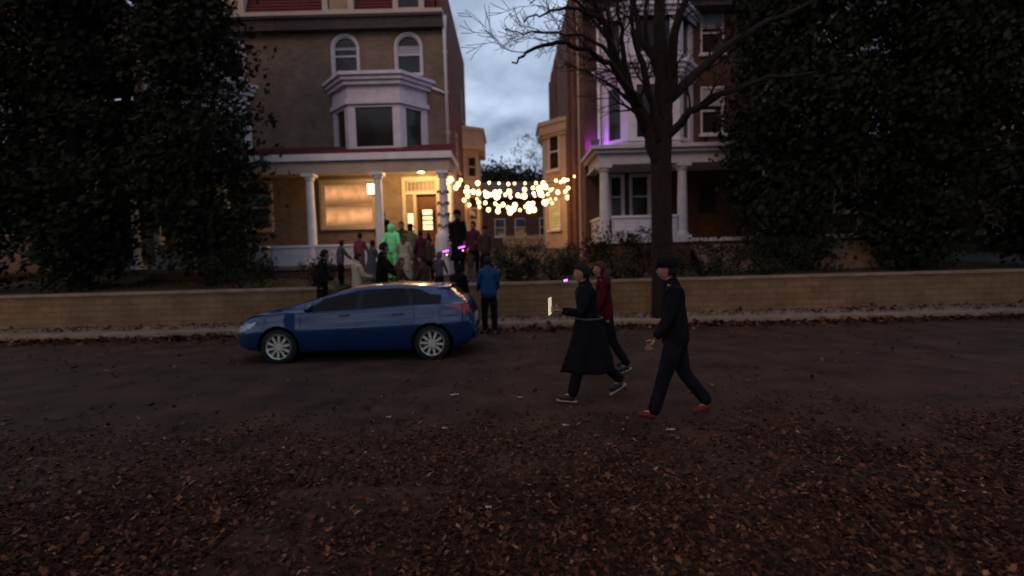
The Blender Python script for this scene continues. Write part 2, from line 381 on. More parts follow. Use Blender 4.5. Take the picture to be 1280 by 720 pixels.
def bay(parent, xc, hw, proj, ang, ybase, z0, z1, wz0, wz1, m_, panem=None, top=.55, pil=.28, label=None):
    """polygonal bay standing out of a wall at y=ybase, front towards -y; hw = half width of the front face"""
    ex = proj / math.tan(ang)
    P = [(xc - hw - ex, ybase), (xc - hw, ybase - proj), (xc + hw, ybase - proj), (xc + hw + ex, ybase)]
    def off(d): return [(P[0][0] - d, P[0][1]), (P[1][0] - d * .5, P[1][1] - d), (P[2][0] + d * .5, P[2][1] - d), (P[3][0] + d, P[3][1])]
    b = MB()
    for i in range(3):
        a, c = Vector((*P[i], 0)), Vector((*P[i + 1], 0)); L_ = (c - a).length; d = (c - a) / L_; nrm = Vector((-d.y, d.x, 0))
        for (u0, u1, za, zb) in ((0, L_, z0, wz0), (0, L_, wz1, z1), (0, pil, wz0, wz1), (L_ - pil, L_, wz0, wz1)):
            q = [a + d * u0, a + d * u1, a + d * u1 + nrm * .1, a + d * u0 + nrm * .1]
            b.add([(v.x, v.y, za) for v in q] + [(v.x, v.y, zb) for v in q], [(0, 1, 5, 4), (1, 2, 6, 5), (2, 3, 7, 6), (3, 0, 4, 7), (0, 3, 2, 1), (4, 5, 6, 7)])
    bo = b.build('bay', m_, parent)
    if label: bo['label'] = label
    c = MB()
    o_ = off(.10); c.prism(o_, z1 - top * .75, z1 - top * .62); c.build('band', m_, bo); c = MB(); o_ = off(.06); c.prism(o_, wz0 - .12, wz0 - .03); c.build('sill_band', m_, bo); c = MB()
    o_ = off(.16); c.prism(o_, z1 - .30, z1 - .16); o_ = off(.26); c.prism(o_, z1 - .157, z1 - .02); o_ = off(.36); c.prism(o_, z1 - .017, z1 + .10)
    c.build('cornice', m_, bo)
    for i in range(3):
        a, cc = Vector(P[i]), Vector(P[i + 1]); d = (cc - a).normalized(); L_ = (cc - a).length
        window(parent, a + d * pil, cc - d * pil, wz0, wz1, panem, m_, sill=False, fw=.03, trim=0, sash=(hw < .9))
    return bo

# ------------------------------------------------------------------ left houses
FY = 20.0                                        # house fronts
XR = -2.32                                       # right-hand corner of the lit house
XL = -8.25
Z_CORN = at(500, 24, FY).z; PZ = 1.6
def left_house(mirror, label):
    """red roofed brick half of a pair of houses. Built in true coordinates; a mirrored half is built about x = XL"""
    S = (lambda x: x) if not mirror else (lambda x: 2 * XL - x)
    lo = (lambda a, c: (a, c)) if not mirror else (lambda a, c: (S(c), S(a)))
    h = empty('brick_house', (0, 0, 0)); tag(h, label, 'house', 'brick houses facing the street')
    wx0, wx1 = lo(XL, XR)
    xc3 = at(511, 70, FY).x; xd3 = at(432, 70, FY).x; aw = .47
    az0, az1 = at(511, 93, FY).z, at(511, 43, FY).z
    dz0 = PZ
    # ground floor openings
    dx0, dx1 = at(521, 260, FY).x, at(546, 260, FY).x; dz1 = at(530, 243, FY).z
    sx0, sx1 = at(508, 260, FY).x, at(517, 260, FY).x; sz0, sz1 = at(512, 288, FY).z, at(512, 266, FY).z
    tz0, tz1 = at(520, 240, FY).z, at(520, 226, FY).z
    gx0, gx1 = at(404, 260, FY).x, at(468, 260, FY).x; gz0, gz1 = at(450, 284, FY).z, at(450, 228, FY).z
    ops = []
    for q in (xc3, xd3): a_, b_ = lo(q - aw, q + aw); ops.append((a_, b_, az0, az1))
    ops += [(*lo(dx0, dx1), PZ, dz1), (*lo(sx0, sx1), sz0, sz1), (*lo(sx0 + .04, dx1 - .02), tz0, tz1), (*lo(gx0, gx1), gz0, gz1)]
    b = MB(); wall_mb(b, wx0, wx1, .9, Z_CORN + .1, ops, 'x', FY, .3)
    for q in (xc3, xd3): a_, b_ = lo(q - aw, q + aw); arch_fill(b, a_, b_, az1 - aw, az1, FY, .3)
    w1 = b.build('front_wall', M['tanbrick'], h)
    b = MB()
    YB = 29.0
    Z_TOP = Z_CORN + 1.6
    xs = XR if not mirror else S(XR)
    t = -.3 if not mirror else .3
    sops = [(23.0, 24.0, 5.6, 7.3), (26.4, 27.3, 8.6, 10.2)]
    wall_mb(b, FY + .302, YB, .9, Z_TOP, sops, 'y', xs, t)
    b.box(wx0 + .31, wx1 - .31, YB - .3, YB, .9, Z_CORN); b.build('side_wall', M['redbrick'], h)
    # mansard roof with red tiles
    b = MB(); z0 = Z_CORN + .12
    x0r, x1r = wx0 + (.0 if not mirror else .35), wx1 - (.35 if not mirror else 0)
    b.add([(x0r, FY - .25, z0), (x1r, FY - .25, z0), (x1r, FY + 1.1, z0 + 3.1), (x0r, FY + 1.1, z0 + 3.1), (x0r, YB - .4, z0), (x1r, YB - .4, z0), (x1r, YB - .4, z0 + 3.1), (x0r, YB - .4, z0 + 3.1)],
          [(0, 1, 2, 3), (3, 2, 6, 7), (1, 5, 6, 2), (0, 3, 7, 4), (4, 7, 6, 5), (0, 4, 5, 1)])
    for k in range(22):                          # tile courses
        f_ = k / 22; b.box(x0r, x1r, FY - .285 + 1.35 * f_, FY - .22 + 1.35 * f_, z0 + 3.1 * f_ + .01, z0 + 3.1 * f_ + .05)
    rf = b.build('roof', M['tile'], h)
    b = MB(); b.box(*lo(XR - 1.0, XR - .36), 24, 25.2, Z_CORN + 1, Z_CORN + 4.4); b.build('chimney', M['redbrick'], rf)
    # roof edge: white gutter board
    b = MB(); b.box(wx0, wx1 + (.0 if mirror else .02) - (0 if not mirror else .0), FY - .40, FY - .005, Z_CORN, Z_CORN + .14); b.box(wx0, wx1, FY - .48, FY - .402, Z_CORN + .03, Z_CORN + .17); b.build('gutter', M['cream'], h)
    b = MB(); b.box(wx0, wx1, FY - .30, FY - .004, Z_CORN - .42, Z_CORN - .003)
    b.build('eaves', M['darktrim'], h)
    for q in (512, 425):
        xm = at(q, 5, FY).x; a_, b_ = lo(xm - .58, xm + .58); dormer(h, a_, b_, FY - .30, at(500, 13.5, FY - .3).z, Z_CORN + 2.0)
    # arched windows
    for q in (xc3, xd3):
        a_, b_ = lo(q - aw, q + aw); window(h, (a_, FY), (b_, FY), az0, az1, arch=True, fw=.06, shade=.5 if q == xc3 else .35, trim=.07, frame=M['grey'])
    # bay on the first floor over the porch
    bx = at(468, 150, FY - .9).x; bx = bx if not mirror else S(bx)
    bz0, bz1 = 5.55, at(470, 95, 19.0).z
    bay(h, bx, .95, .95, R(48), FY - .004, bz0, bz1, at(470, 183.5, 19).z, at(470, 132, 19).z, M['lav'], pil=.24, top=1.3, label='pale painted three sided bay above the porch roof')
    # porch
    PF = 17.5; pr = at(561, 195, PF).x; px0, px1 = lo(XL + .02, pr)
    pzt, pzb = at(500, 192, PF).z, at(500, 199, PF).z
    b = MB(); z2 = at(500, 182, FY - .2).z
    ex = .0
    b.add([(px0, PF, pzt), (px1, PF, pzt), (px1, FY - .01, z2), (px0, FY - .01, z2), (px0, FY - .01, pzt), (px1, FY - .01, pzt)], [(0, 1, 2, 3), (1, 5, 2), (0, 3, 4), (0, 4, 5, 1)])
    for k in range(9): f_ = k / 9; b.box(px0, px1, PF + 2.3 * f_, PF + 2.3 * f_ + .06, pzt + (z2 - pzt) * f_ + .0, pzt + (z2 - pzt) * f_ + .045)
    b.build('porch_roof', M['tile'], h)
    b = MB(); b.box(px0 - .1, px1 + .1, PF - .12, PF - .002, pzb, pzt + .04); b.box(*( (px1 + .0, px1 + .1) if not mirror else (px0 - .1, px0 - .0)), PF - .0, FY - .01, pzb, pzt + .03)
    b.build('porch_gutter', M['white'], h)
    b = MB(); b.box(px0, px1, PF + .02, PF + .28, pzb - .40, pzb - .003)
    b.box(*((px1 - .28, px1 - .01) if not mirror else (px0 + .01, px0 + .28)), PF + .282, FY - .01, pzb - .40, pzb - .003); b.build('porch_beam', M['cream'], h)
    b = MB(); b.box(px0 + (.0 if not mirror else .29), px1 - (.29 if not mirror else 0), PF + .285, FY - .01, pzb - .10, pzb - .02); b.build('porch_ceiling', M['cream'], h)
    b = MB(); b.box(px0, px1, PF - .05, FY - .01, PZ - .14, PZ); b.build('porch_floor', M['floor'], h)
    b = MB(); b.box(px0 + .05, px1 - .05, PF + .05, FY - .02, .7, PZ - .142); b.build('porch_base', M['redbrick'], h)
    cols = [at(472, 250, PF).x, at(554, 250, PF).x - .02, at(386, 250, PF).x]
    for q in cols: column(h, S(q), PF + .15, PZ, pzb - .402, .15)
    column(h, S(pr - .22), FY - .35, PZ, pzb - .402, .13)
    # solid low parapet left of the steps
    a_, b_ = lo(XL + .05, cols[0] - .2)
    b = MB(); b.box(a_, b_, PF + .05, PF + .2, PZ, PZ + .62); pp = b.build('porch_parapet', M['grey'], h)
    b = MB(); b.box(a_, b_, PF, PF + .25, PZ + .622, PZ + .70); b.build('rail_cap', M['white'], pp)
    if not mirror:
        b = MB(); b.box(pr - .28, pr - .14, PF + .35, FY - .55, PZ, PZ + .62); pq = b.build('porch_parapet', M['grey'], h)
        b = MB(); b.box(pr - .32, pr - .10, PF + .33, FY - .5, PZ + .622, PZ + .7); b.build('rail_cap', M['white'], pq)
    # porch steps
    a_, b_ = lo(cols[0] + .3, cols[1] - .25); b = MB()
    for k in range(3): b.box(a_, b_, PF - .06 - .3 * (3 - k), PF - .052, 1.0, 1.15 + k * .15 - .01)
    b.build('porch_steps', M['concrete'], h)
    # entrance
    a_, b_ = lo(dx0, dx1); lit = not mirror
    b = MB(); b.box(a_, b_, FY + .12, FY + .17, PZ, PZ + .75)
    b.box(a_, a_ + .1, FY + .12, FY + .17, PZ + .75, dz1); b.box(b_ - .1, b_, FY + .12, FY + .17, PZ + .75, dz1); b.box(a_ + .1, b_ - .1, FY + .12, FY + .17, dz1 - .5, dz1)
    d = b.build('door', M['wood'], h)
    g = MB(); g.box(a_ + .2, b_ - .2, FY + .1, FY + .115, at(534, 287, FY).z, at(534, 262, FY).z); g.box(a_ + .101, b_ - .101, FY + .122, FY + .134, at(534, 262, FY).z + .002, dz1 - .501, 1); g.box(a_ + .101, b_ - .101, FY + .122, FY + .134, PZ + .751, at(534, 287, FY).z - .002, 1); g.build('door_glass', [blindm if lit else M['glass'], M['wood']], d)
    g = MB()
    for zq in (269, 275, 281): g.box(a_ + .2, b_ - .2, FY + .08, FY + .098, at(534, zq, FY).z - .03, at(534, zq, FY).z + .03)
    g.build('glazing_bar', M['wood'], d)
    k_ = MB(); k_.ball((b_ - .06, FY + .09, PZ + .95), .03); k_.build('handle', M['chrome'], d)
    b = MB(); tr = .14
    s0, s1 = lo(sx0, sx1)
    for (xa, xb, za, zb) in ((min(a_, s0) - tr, min(a_, s0) - .002, PZ, tz1 + tr), (max(b_, s1) + .002, max(b_, s1) + tr, PZ, tz1 + tr), (min(a_, s0), max(b_, s1), tz1 + .002, tz1 + tr), (min(a_, s0), max(b_, s1), dz1 + .002, tz0 - .002)):
        b.box(xa, xb, FY - .06, FY - .002, za, zb)
    if lit or True:
        b.box(*( (s1 + .002, a_ - .002) if s1 < a_ else (b_ + .002, s0 - .002)), FY - .05, FY - .003, PZ, dz1)
    b.build('door_surround', M['cream'], h)
    window(h, (s0, FY + .02), (s1, FY + .02), sz0, sz1, blindm if lit else None, M['cream'], sash=False, sill=False, fw=.03, label='narrow glowing sidelight beside the door' if lit else None)
    a2, b2 = lo(sx0 + .04, dx1 - .02); o = window(h, (a2, FY + .02), (b2, FY + .02), tz0, tz1, warmm if lit else None, M['cream'], sash=False, sill=False, fw=.04, label='transom light with upright bars over the door')
    g = MB()
    for k in range(1, 7): xk = (b2 - a2) * k / 7; g.box(xk - .012, xk + .012, .04, .078, .041, tz1 - tz0 - .041)
    g.build('muntin', M['cream'], o)
    a_, b_ = lo(gx0, gx1)
    window(h, (a_, FY), (b_, FY), gz0, gz1, roomm if lit else None, M['cream'], trim=.12, fw=.08, label='wide orange glowing front room window' if lit else None)
    # downspout
    if not mirror:
        x1_ = at(556, 60, FY - .1).x
        b = MB(); b.tube([(x1_, FY - .2, Z_CORN), (x1_, FY - .12, Z_CORN - .35), (x1_, FY - .1, Z_CORN - .8), (x1_, FY - .1, pzt + .5)], [.12, .09, .06, .06], 10)
        for z in (6.5, 8, 9.5): b.box(x1_ - .09, x1_ + .09, FY - .13, FY - .001, z, z + .04)
        b.tube([(at(541, 111, FY).x, FY - .12, at(541, 111, FY).z), (x1_ - .02, FY - .12, at(554, 118, FY).z)], .045, 8)
        b.build('downspout', M['white'], h, smooth=True)
        # rear bay on the side wall
        r = MB(); zt = at(600, 190, 27.5).z
        P_ = [(XR + .003, 26.6), (XR + .72, 27.2), (XR + .72, 29.6), (XR + .003, 29.9)]
        r.prism(P_, 1.2, zt); rb = r.build('rear_bay', M['cream'], h)
        c = MB(); c.prism([(XR + .003, 26.3), (XR + 1.0, 27.0), (XR + 1.0, 29.9), (XR + .003, 30.2)], zt + .002, zt + .95); c.prism([(XR + .003, 26.2), (XR + 1.08, 26.95), (XR + 1.08, 30), (XR + .003, 30.3)], zt + .953, zt + 1.1); c.build('cornice', M['cream'], rb)
        dv = Vector((.72, .6)).normalized(); q0 = Vector((XR + .003, 26.6)) + dv * .2 + Vector((dv.y, -dv.x)) * .1; q1 = q0 + dv * .55
        window(h, q0, q1, at(596, 222, 27).z, at(596, 196, 27).z, M['glass'], M['cream'], fw=.05, sill=False)
        window(h, q0, q1, at(596, 275, 27).z, at(596, 246, 27).z, M['glass'], M['cream'], fw=.05, sill=False)
    for (ya, yb, za, zb) in sops:
        if not mirror: window(h, (XR, ya), (XR, yb), za, zb, None, M['cream'], fw=.07)
        else: window(h, (xs, yb), (xs, ya), za, zb, None, M['cream'], fw=.07)
    return h
left_house(False, 'brown brick house with red tiled roof and glowing porch, beside the string lights')
LH = left_house(True, 'brown brick house with unlit porch, joined on the left of the lit porch house')

# ------------------------------------------------------------------ right houses
XC = 2.95; XE = 9.0
def right_house(mirror, label):
    S = (lambda x: x) if not mirror else (lambda x: 2 * XE - x)
    lo = (lambda a, c: (a, c)) if not mirror else (lambda a, c: (S(c), S(a)))
    h = empty('brick_house', (0, 0, 0)); tag(h, label, 'house', 'brick houses facing the street')
    wx0, wx1 = lo(XC, XE); PZ2 = 2.2; ZC = at(780, 8, FY).z
    gA = (at(763, 280, FY).x, at(779, 280, FY).x, at(770, 272, FY).z, at(770, 220, FY).z); gB = (at(789, 280, FY).x, at(812, 280, FY).x, gA[2], gA[3])
    dA = (7.2, 8.2, PZ2, 4.6)
    ops = [(*lo(g[0], g[1]), g[2], g[3]) for g in (gA, gB, dA)]
    ops += [(*lo(7.4, 8.3), 6.2, 8.0), (*lo(7.4, 8.3), 9.2, 10.8)]
    b = MB(); wall_mb(b, wx0, wx1, .9, ZC, ops, 'x', FY, .3); b.build('front_wall', M['darkbrick'], h)
    YB = 35.5; b = MB(); xs = S(XC); t = .3 if not mirror else -.3
    wall_mb(b, FY + .302, YB, .9, ZC + 2.6, [], 'y', xs, t); b.box(wx0 + .31, wx1 - .31, YB - .3, YB, .9, ZC)
    # brick piers on the long side wall
    for y in (22.2, 24.4, 31.0, 33.2, 35.0):
        x_ = xs - .12 if not mirror else xs + .12
        b.box(min(x_, xs) + (-.0 if not mirror else .003), max(x_, xs) - (.003 if not mirror else 0), y, y + .5, .9, ZC + 2.2)
    b.build('side_wall', M['redbrick'], h)
    b = MB(); z0 = ZC + .12
    xa, xb = (wx0 + .35, wx1) if not mirror else (wx0, wx1 - .35)
    b.add([(xa, FY - .4, z0), (xb, FY - .4, z0), (xb, FY + 1.3, z0 + 2.8), (xa, FY + 1.3, z0 + 2.8), (xa, YB - .4, z0), (xb, YB - .4, z0), (xb, YB - .4, z0 + 2.8), (xa, YB - .4, z0 + 2.8)],
          [(0, 1, 2, 3), (3, 2, 6, 7), (1, 5, 6, 2), (0, 3, 7, 4), (4, 7, 6, 5), (0, 4, 5, 1)]); b.build('roof', M['darktrim'], h)
    b = MB(); b.box(wx0 - .1, wx1, FY - .7, FY - .004, ZC - .35, ZC + .1); b.box(wx0 - .2, wx1, FY - .85, FY - .702, ZC - .1, ZC + .15); b.build('eaves', M['darktrim'], h)
    # two storey pale bay
    bx = S(5.35); bz0 = at(790, 180, FY).z - .3
    bay(h, bx, .95, .9, R(48), FY - .004, bz0, 8.55, 5.95, 7.9, M['lav'], pil=.3, label='pale wooden bay, lower storey')
    bay(h, bx, .95, .9, R(48), FY - .004, 8.66, ZC - .5, 9.0, 10.55, M['lav'], pil=.3, top=.4, label='pale wooden bay, upper storey')
    for (za, zb) in ((6.2, 8.0), (9.2, 10.8)): a_, b_ = lo(7.4, 8.3); window(h, (a_, FY), (b_, FY), za, zb, None, M['grey'], shade=.4)
    # porch
    PF = 17.5; pl = at(749, 190, PF).x; px0, px1 = lo(pl, XE - .02); zt, zb_ = at(760, 183, PF).z, at(760, 206, PF).z
    b = MB()
    e = .28
    o0, o1 = (px0 - e, px1) if not mirror else (px0, px1 + e)
    b.box(o0, o1, PF - e, FY - .01, zt - .12, zt); pr_ = b.build('porch_roof', M['grey'], h)
    b = MB(); o2, o3 = (px0 - e * .55, px1) if not mirror else (px0, px1 + e * .55)
    b.box(o2, o3, PF - e * .55, PF + .25, zt - .24, zt - .123); b.box(*((o2, px0 + .25) if not mirror else (px1 - .25, o3)), PF + .252, FY - .012, zt - .24, zt - .123)
    b.box(px0, px1, PF, PF + .25, zb_ + .06, zt - .243); b.box(*((px0, px0 + .25) if not mirror else (px1 - .25, px1)), PF + .252, FY - .012, zb_ + .06, zt - .243)
    o4, o5 = (px0 - .06, px1) if not mirror else (px0, px1 + .06)
    b.box(o4, o5, PF - .06, PF + .3, zb_, zb_ + .057); b.box(*((o4, px0 + .3) if not mirror else (px1 - .3, o5)), PF + .302, FY - .012, zb_, zb_ + .057)
    b.build('entablature', M['grey'], h)
    b = MB(); b.box(*((px0 + .31, px1) if not mirror else (px0, px1 - .31)), PF + .31, FY - .02, zb_ + .1, zb_ + .14); b.build('porch_ceiling', M['grey'], h)
    b = MB(); b.box(px0 - .08 if not mirror else px0, px1 if not mirror else px1 + .08, PF - .1, FY - .01, PZ2 - .12, PZ2); b.build('porch_floor', M['grey'], h)
    b = MB(); b.box(px0, px1, PF, FY - .02, .8, PZ2 - .123); b.build('porch_base', M['darkbrick'], h)
    for q in (pl + .18, 5.9, 8.8): column(h, S(q), PF + .16, PZ2, zb_ - .002, .17, M['grey'])
    a_, b_ = lo(pl + .42, 5.7); b = MB(); b.box(a_, b_, PF + .08, PF + .22, PZ2, PZ2 + .74); pp = b.build('porch_parapet', M['grey'], h)
    c = MB(); c.box(a_, b_, PF + .03, PF + .27, PZ2 + .742, PZ2 + .82); c.build('rail_cap', M['white'], pp)
    c = MB(); x = a_ + .1
    while x < b_ - .3: c.box(x, x + .32, PF + .06, PF + .079, PZ2 + .1, PZ2 + .62); x += .42
    c.build('parapet_panel', M['lav'], pp)
    b = MB(); xa, xb = lo(pl + .08, pl + .22); b.box(xa, xb, PF + .42, FY - .02, PZ2, PZ2 + .74); pp = b.build('porch_parapet', M['grey'], h)
    c = MB(); c.box(xa - .05, xb + .05, PF + .42, FY - .02, PZ2 + .742, PZ2 + .82); c.build('rail_cap', M['white'], pp)
    a_, b_ = lo(6.1, 8.6); b = MB()
    for k in range(5): b.box(a_, b_, PF - .11 - .3 * (5 - k), PF - .102, .9, 1.3 + k * .165)
    b.build('porch_steps', M['concrete'], h)
    for g in (gA, gB): a_, b_ = lo(g[0], g[1]); window(h, (a_, FY), (b_, FY), g[2], g[3], None, M['grey'], fw=.06, trim=.06)
    a_, b_ = lo(dA[0], dA[1]); b = MB(); b.box(a_, b_, FY + .1, FY + .15, PZ2, 4.6); d = b.build('door', M['wood'], h)
    g = MB(); g.box(a_ + .2, b_ - .2, FY + .08, FY + .098, PZ2 + 1.0, 4.3); g.build('door_glass', M['glass'], d)
    b = MB(); xd = S(at(748, 140, FY).x); b.tube([(xd, FY - .12, ZC - .4), (xd, FY - .12, zt + .3), (xd - .1, FY - .3, zt + .05)], .06, 10); b.build('downspout', M['white'], h, smooth=True)
    if not mirror:
        # side bay above the alley, lit by the string lights
        zt2 = at(690, 172, 27.5).z; zb2 = at(690, 312, 27.5).z
        P_ = [(XC - .003, 29.6), (XC - 1.05, 29.4), (XC - 1.05, 27.9), (XC - .003, 26.7)]
        r = MB(); r.prism(P_, zb2, zt2); r.prism([(XC - .003, 29.5), (XC - .9, 29.2), (XC - .9, 28.0), (XC - .003, 27)], 1.5, zb2 - .002)
        sb = r.build('side_bay', M['cream'], h)
        c = MB()
        for (e_, za, zb3) in ((.10, zt2 + .002, zt2 + .16), (.22, zt2 + .163, zt2 + .60), (.32, zt2 + .603, zt2 + .80)):
            c.prism([(XC - .003, 29.7 + e_), (XC - 1.05 - e_, 29.5 + e_), (XC - 1.05 - e_, 27.8 - e_ * .6), (XC - .003, 26.6 - e_)], za, zb3)
        c.build('cornice', M['cream'], sb); c = MB(); c.prism([(XC - .003, 29.66), (XC - 1.1, 29.45), (XC - 1.1, 27.85), (XC - .003, 26.62)], zb2 + 3.35, zb2 + 3.5); c.build('band', M['cream'], sb)
        c = MB(); c.add([(XC - .003, 29.7, zt2 + .803), (XC - 1.2, 29.5, zt2 + .803), (XC - 1.2, 27.8, zt2 + .803), (XC - .003, 26.5, zt2 + .803), (XC - .003, 28.4, zt2 + 1.4)], [(0, 1, 4), (1, 2, 4), (2, 3, 4)]); c.build('bay_roof', M['darktrim'], sb)
        d = Vector((1.047, -1.2)).normalized(); base = Vector((XC - 1.05, 27.9)); nrm = Vector((d.y, -d.x))
        if nrm.y > 0: nrm = -nrm
        q0 = base + d * .42 + nrm * .1; q1 = base + d * 1.2 + nrm * .1
        window(h, q0, q1, at(697, 212, 27.2).z, at(697, 166, 27.2).z, M['glass'], M['white'], fw=.06, label='tall sash window high in the side bay')
        window(h, q0, q1, at(697, 287, 27.2).z, at(697, 251, 27.2).z, yellowm, M['white'], fw=.06, label='yellowish lit window low in the side bay')
        v = MB(); vx = XC - .08; v.tube([(vx, 21.0, 1.2), (vx, 21.0, ZC + 2)], .05, 8); v.build('vent_pipe', M['cream'], h)
    return h
right_house(False, 'red brick house with grey columned porch under the purple glow')
RH = right_house(True, 'dark brick house with unlit porch, joined on the right of the grey porch')

for src, dx_, lb in ((LH, -9.4, 'brown brick house partly behind the evergreens, leftmost in the row'), (RH, 9.3, 'dark brick house partly behind the evergreens, rightmost in the row')):
    c_ = copy_tree(src); c_.location.x = dx_; c_['label'] = lb

# ------------------------------------------------------------------ the far end of the alley
bh = empty('outbuilding', (2.2, 46, 2.2)); tag(bh, 'dark red brick building at the far end of the alley', 'building')
b = MB(); wall_mb(b, -7, 5, 0, 4.6, [(-3.6, -2.6, 1.2, 2.8), (-1.8, -.9, 1.2, 2.8), (.4, 1.3, 1.2, 2.8)], 'x', 0, .3); b.box(-7, -6.7, .31, 8, 0, 4.6); b.box(4.7, 5, .31, 8, 0, 4.6); b.build('wall', M['darkbrick'], bh)
b = MB(); b.add([(-7.4, -.4, 4.6), (5.4, -.4, 4.6), (5.4, 8.4, 4.6), (-7.4, 8.4, 4.6), (-7.4, 4, 6.6), (5.4, 4, 6.6)], [(0, 1, 5, 4), (2, 3, 4, 5), (0, 4, 3), (1, 2, 5), (0, 3, 2, 1)]); b.build('roof', M['darktrim'], bh)
for xa in (-3.6, -1.8, .4): window(bh, (xa, 0), (xa + .95, 0), 1.2, 2.8, None, M['grey'])
fe = empty('white_fence', (1.4, 31, gz(0, 31))); tag(fe, 'white picket fence across the alley beneath the string lights', 'fence')
f0, f1 = at(630, 300, 31).x - 1.4, at(684, 300, 31).x - 1.4; ft = at(655, 293, 31).z - gz(0, 31)
x = f0; b = MB()
while x < f1: b.xz([(x, .05), (x + .07, .05), (x + .07, ft - .06), (x + .035, ft), (x, ft - .06)], 0, .02); x += .11
b.build('pickets', M['cream'], fe)
for z in (.25, ft - .25):
    b = MB(); b.box(f0, f1, .022, .06, z, z + .08); b.build('rail', M['cream'], fe)
for x in (f0, (f0 + f1) / 2, f1):
    b = MB(); b.box(x - .06, x + .06, .062, .18, 0, ft + .08); b.build('post', M['cream'], fe)

# ------------------------------------------------------------------ vegetation
def leaves(b, c, rad, n, size, rnd, hollow=.35, flat=1.0):
    c = Vector(c)
    clumps = []
    for _ in range(max(6, n // 90)):
        while True:
            v = Vector((rnd.uniform(-1, 1), rnd.uniform(-1, 1), rnd.uniform(-1, 1)))
            if hollow < v.length < 1: break
        clumps.append((c + Vector((v.x * rad[0], v.y * rad[1], v.z * rad[2])), rnd.uniform(.18, .36)))
    vv = []; ff = []
    for _ in range(n):
        k, s = rnd.choice(clumps); s *= min(rad)
        p = k + Vector((rnd.gauss(0, s), rnd.gauss(0, s), rnd.gauss(0, s * .8)))
        a = Vector((rnd.gauss(0, 1), rnd.gauss(0, 1), rnd.gauss(0, 1))).normalized(); q = a.orthogonal().normalized(); q = Matrix.Rotation(rnd.uniform(0, 6.3), 3, a) @ q; w = a.cross(q)
        L_ = size * rnd.uniform(.6, 1.4); W_ = L_ * .5
        i = len(vv); vv += [p - q * L_ * .5, p + w * W_ * .5, p + q * L_ * .5, p - w * W_ * .5]; ff.append((i, i + 1, i + 2, i + 3))
    b.add(vv, ff)

def shrub(x, y, w, h_, m_, label, seed, n=1500, size=.07, group='shrubs in the raised garden'):
    rnd = random.Random(seed); z = gz(x, y)
    r = empty('garden_shrub', (x, y, z)); tag(r, label, 'shrub', group)
    b = MB()
    for k in range(7):
        a = rnd.uniform(0, 6.28); b.tube([(rnd.uniform(-.08, .08), rnd.uniform(-.08, .08), -.05), (math.cos(a) * w * .2, math.sin(a) * w * .2, h_ * .5), (math.cos(a) * w * .42, math.sin(a) * w * .42, h_ * .9)], [.025, .016, .006], 5)
    b.build('stems', M['bark'], r)
    b = MB(); leaves(b, (0, 0, h_ * .55), (w * .5, w * .45, h_ * .5), n, size, rnd, .2); b.build('foliage', m_, r)
    return r
rows = [ # px, D, width, height, mat, label
 (622, 15.6, 1.1, .75, 'leafgreen', 'low green shrub just right of the crowd'),
 (640, 16.6, 1.3, 1.0, 'leafgreen', 'rounded green shrub beneath the middle of the string lights'),
 (655, 14.4, 1.5, .55, 'leafdark', 'low dark shrub spilling over the garden wall under the string lights'),
 (668, 17.0, 1.3, .9, 'leafdark', 'dark shrub left of the lit side bay'),
 (690, 15.0, 1.2, .75, 'leafgreen', 'green shrub in front of the lit side bay'),
 (712, 16.2, 1.2, .95, 'leafgreen', 'leafy shrub at the foot of the red brick corner'),
 (728, 14.4, 1.3, .65, 'leafdark', 'low dark shrub behind the heads of the two walkers'),
 (748, 15.8, 1.1, 1.35, 'leafdark', 'taller dark shrub left of the grey porch column'),
 (772, 14.6, 1.3, .8, 'leafgreen', 'green shrub on the garden wall below the grey porch'),
 (785, 16.2, .7, 1.35, 'leafdark', 'narrow dark shrub against the grey porch wall'),
 (800, 14.5, 1.3, .7, 'leafred', 'russet shrub beside the street tree trunk'),
 (806, 16.2, .9, 1.3, 'leafdark', 'dark round shrub at the right of the grey porch wall'),
 (880, 14.6, 2.2, 1.0, 'leafdark', 'wide dark shrub right of the street tree'),
 (960, 14.8, 2.2, 1.1, 'leafdark', 'dark shrub below the porch steps on the right'),
 (300, 14.6, 2.2, 1.1, 'leafdark', 'wide dark shrub behind the front of the blue hatchback'),
 (395, 14.6, 1.2, .9, 'leafdark', 'small dark shrub left of the garden steps'),
]
for i, (px, D, w, h_, mk, lb) in enumerate(rows):
    shrub(at(px, 340, D).x, D, w, h_, M[mk], lb, 30 + i, n=int(1100 * w * max(h_, .7)), size=.075)

def branch(b, p, d, r, L_, rnd, depth, droop=0, minr=.004):
    pts = [p]; rad = [r]; n = 5; q = Vector(p); dd = Vector(d).normalized()
    kidsb = []
    for k in range(n):
        dd = (dd + Vector((rnd.gauss(0, .16), rnd.gauss(0, .16), rnd.gauss(0, .12) + droop))).normalized(); q = q + dd * (L_ / n)
        rr = max(minr, r * (1 - .62 * (k + 1) / n)); pts.append(q.copy()); rad.append(rr)
        if depth > 0 and k >= 1 and rnd.random() < .85: kidsb.append((q.copy(), dd.copy(), rr))
    b.tube(pts, rad, 7 if r > .05 else 5 if r > .015 else 3, cap=False)
    for (kp, kd, kr) in kidsb:
        a = kd.orthogonal().normalized(); a = Matrix.Rotation(rnd.uniform(0, 6.28), 3, kd) @ a
        branch(b, kp, (kd + a * rnd.uniform(.6, 1.2)), kr * .7, L_ * rnd.uniform(.45, .75), rnd, depth - 1, droop, minr)
    if depth > 0: branch(b, q, dd, rad[-1], L_ * .6, rnd, depth - 1, droop, minr)

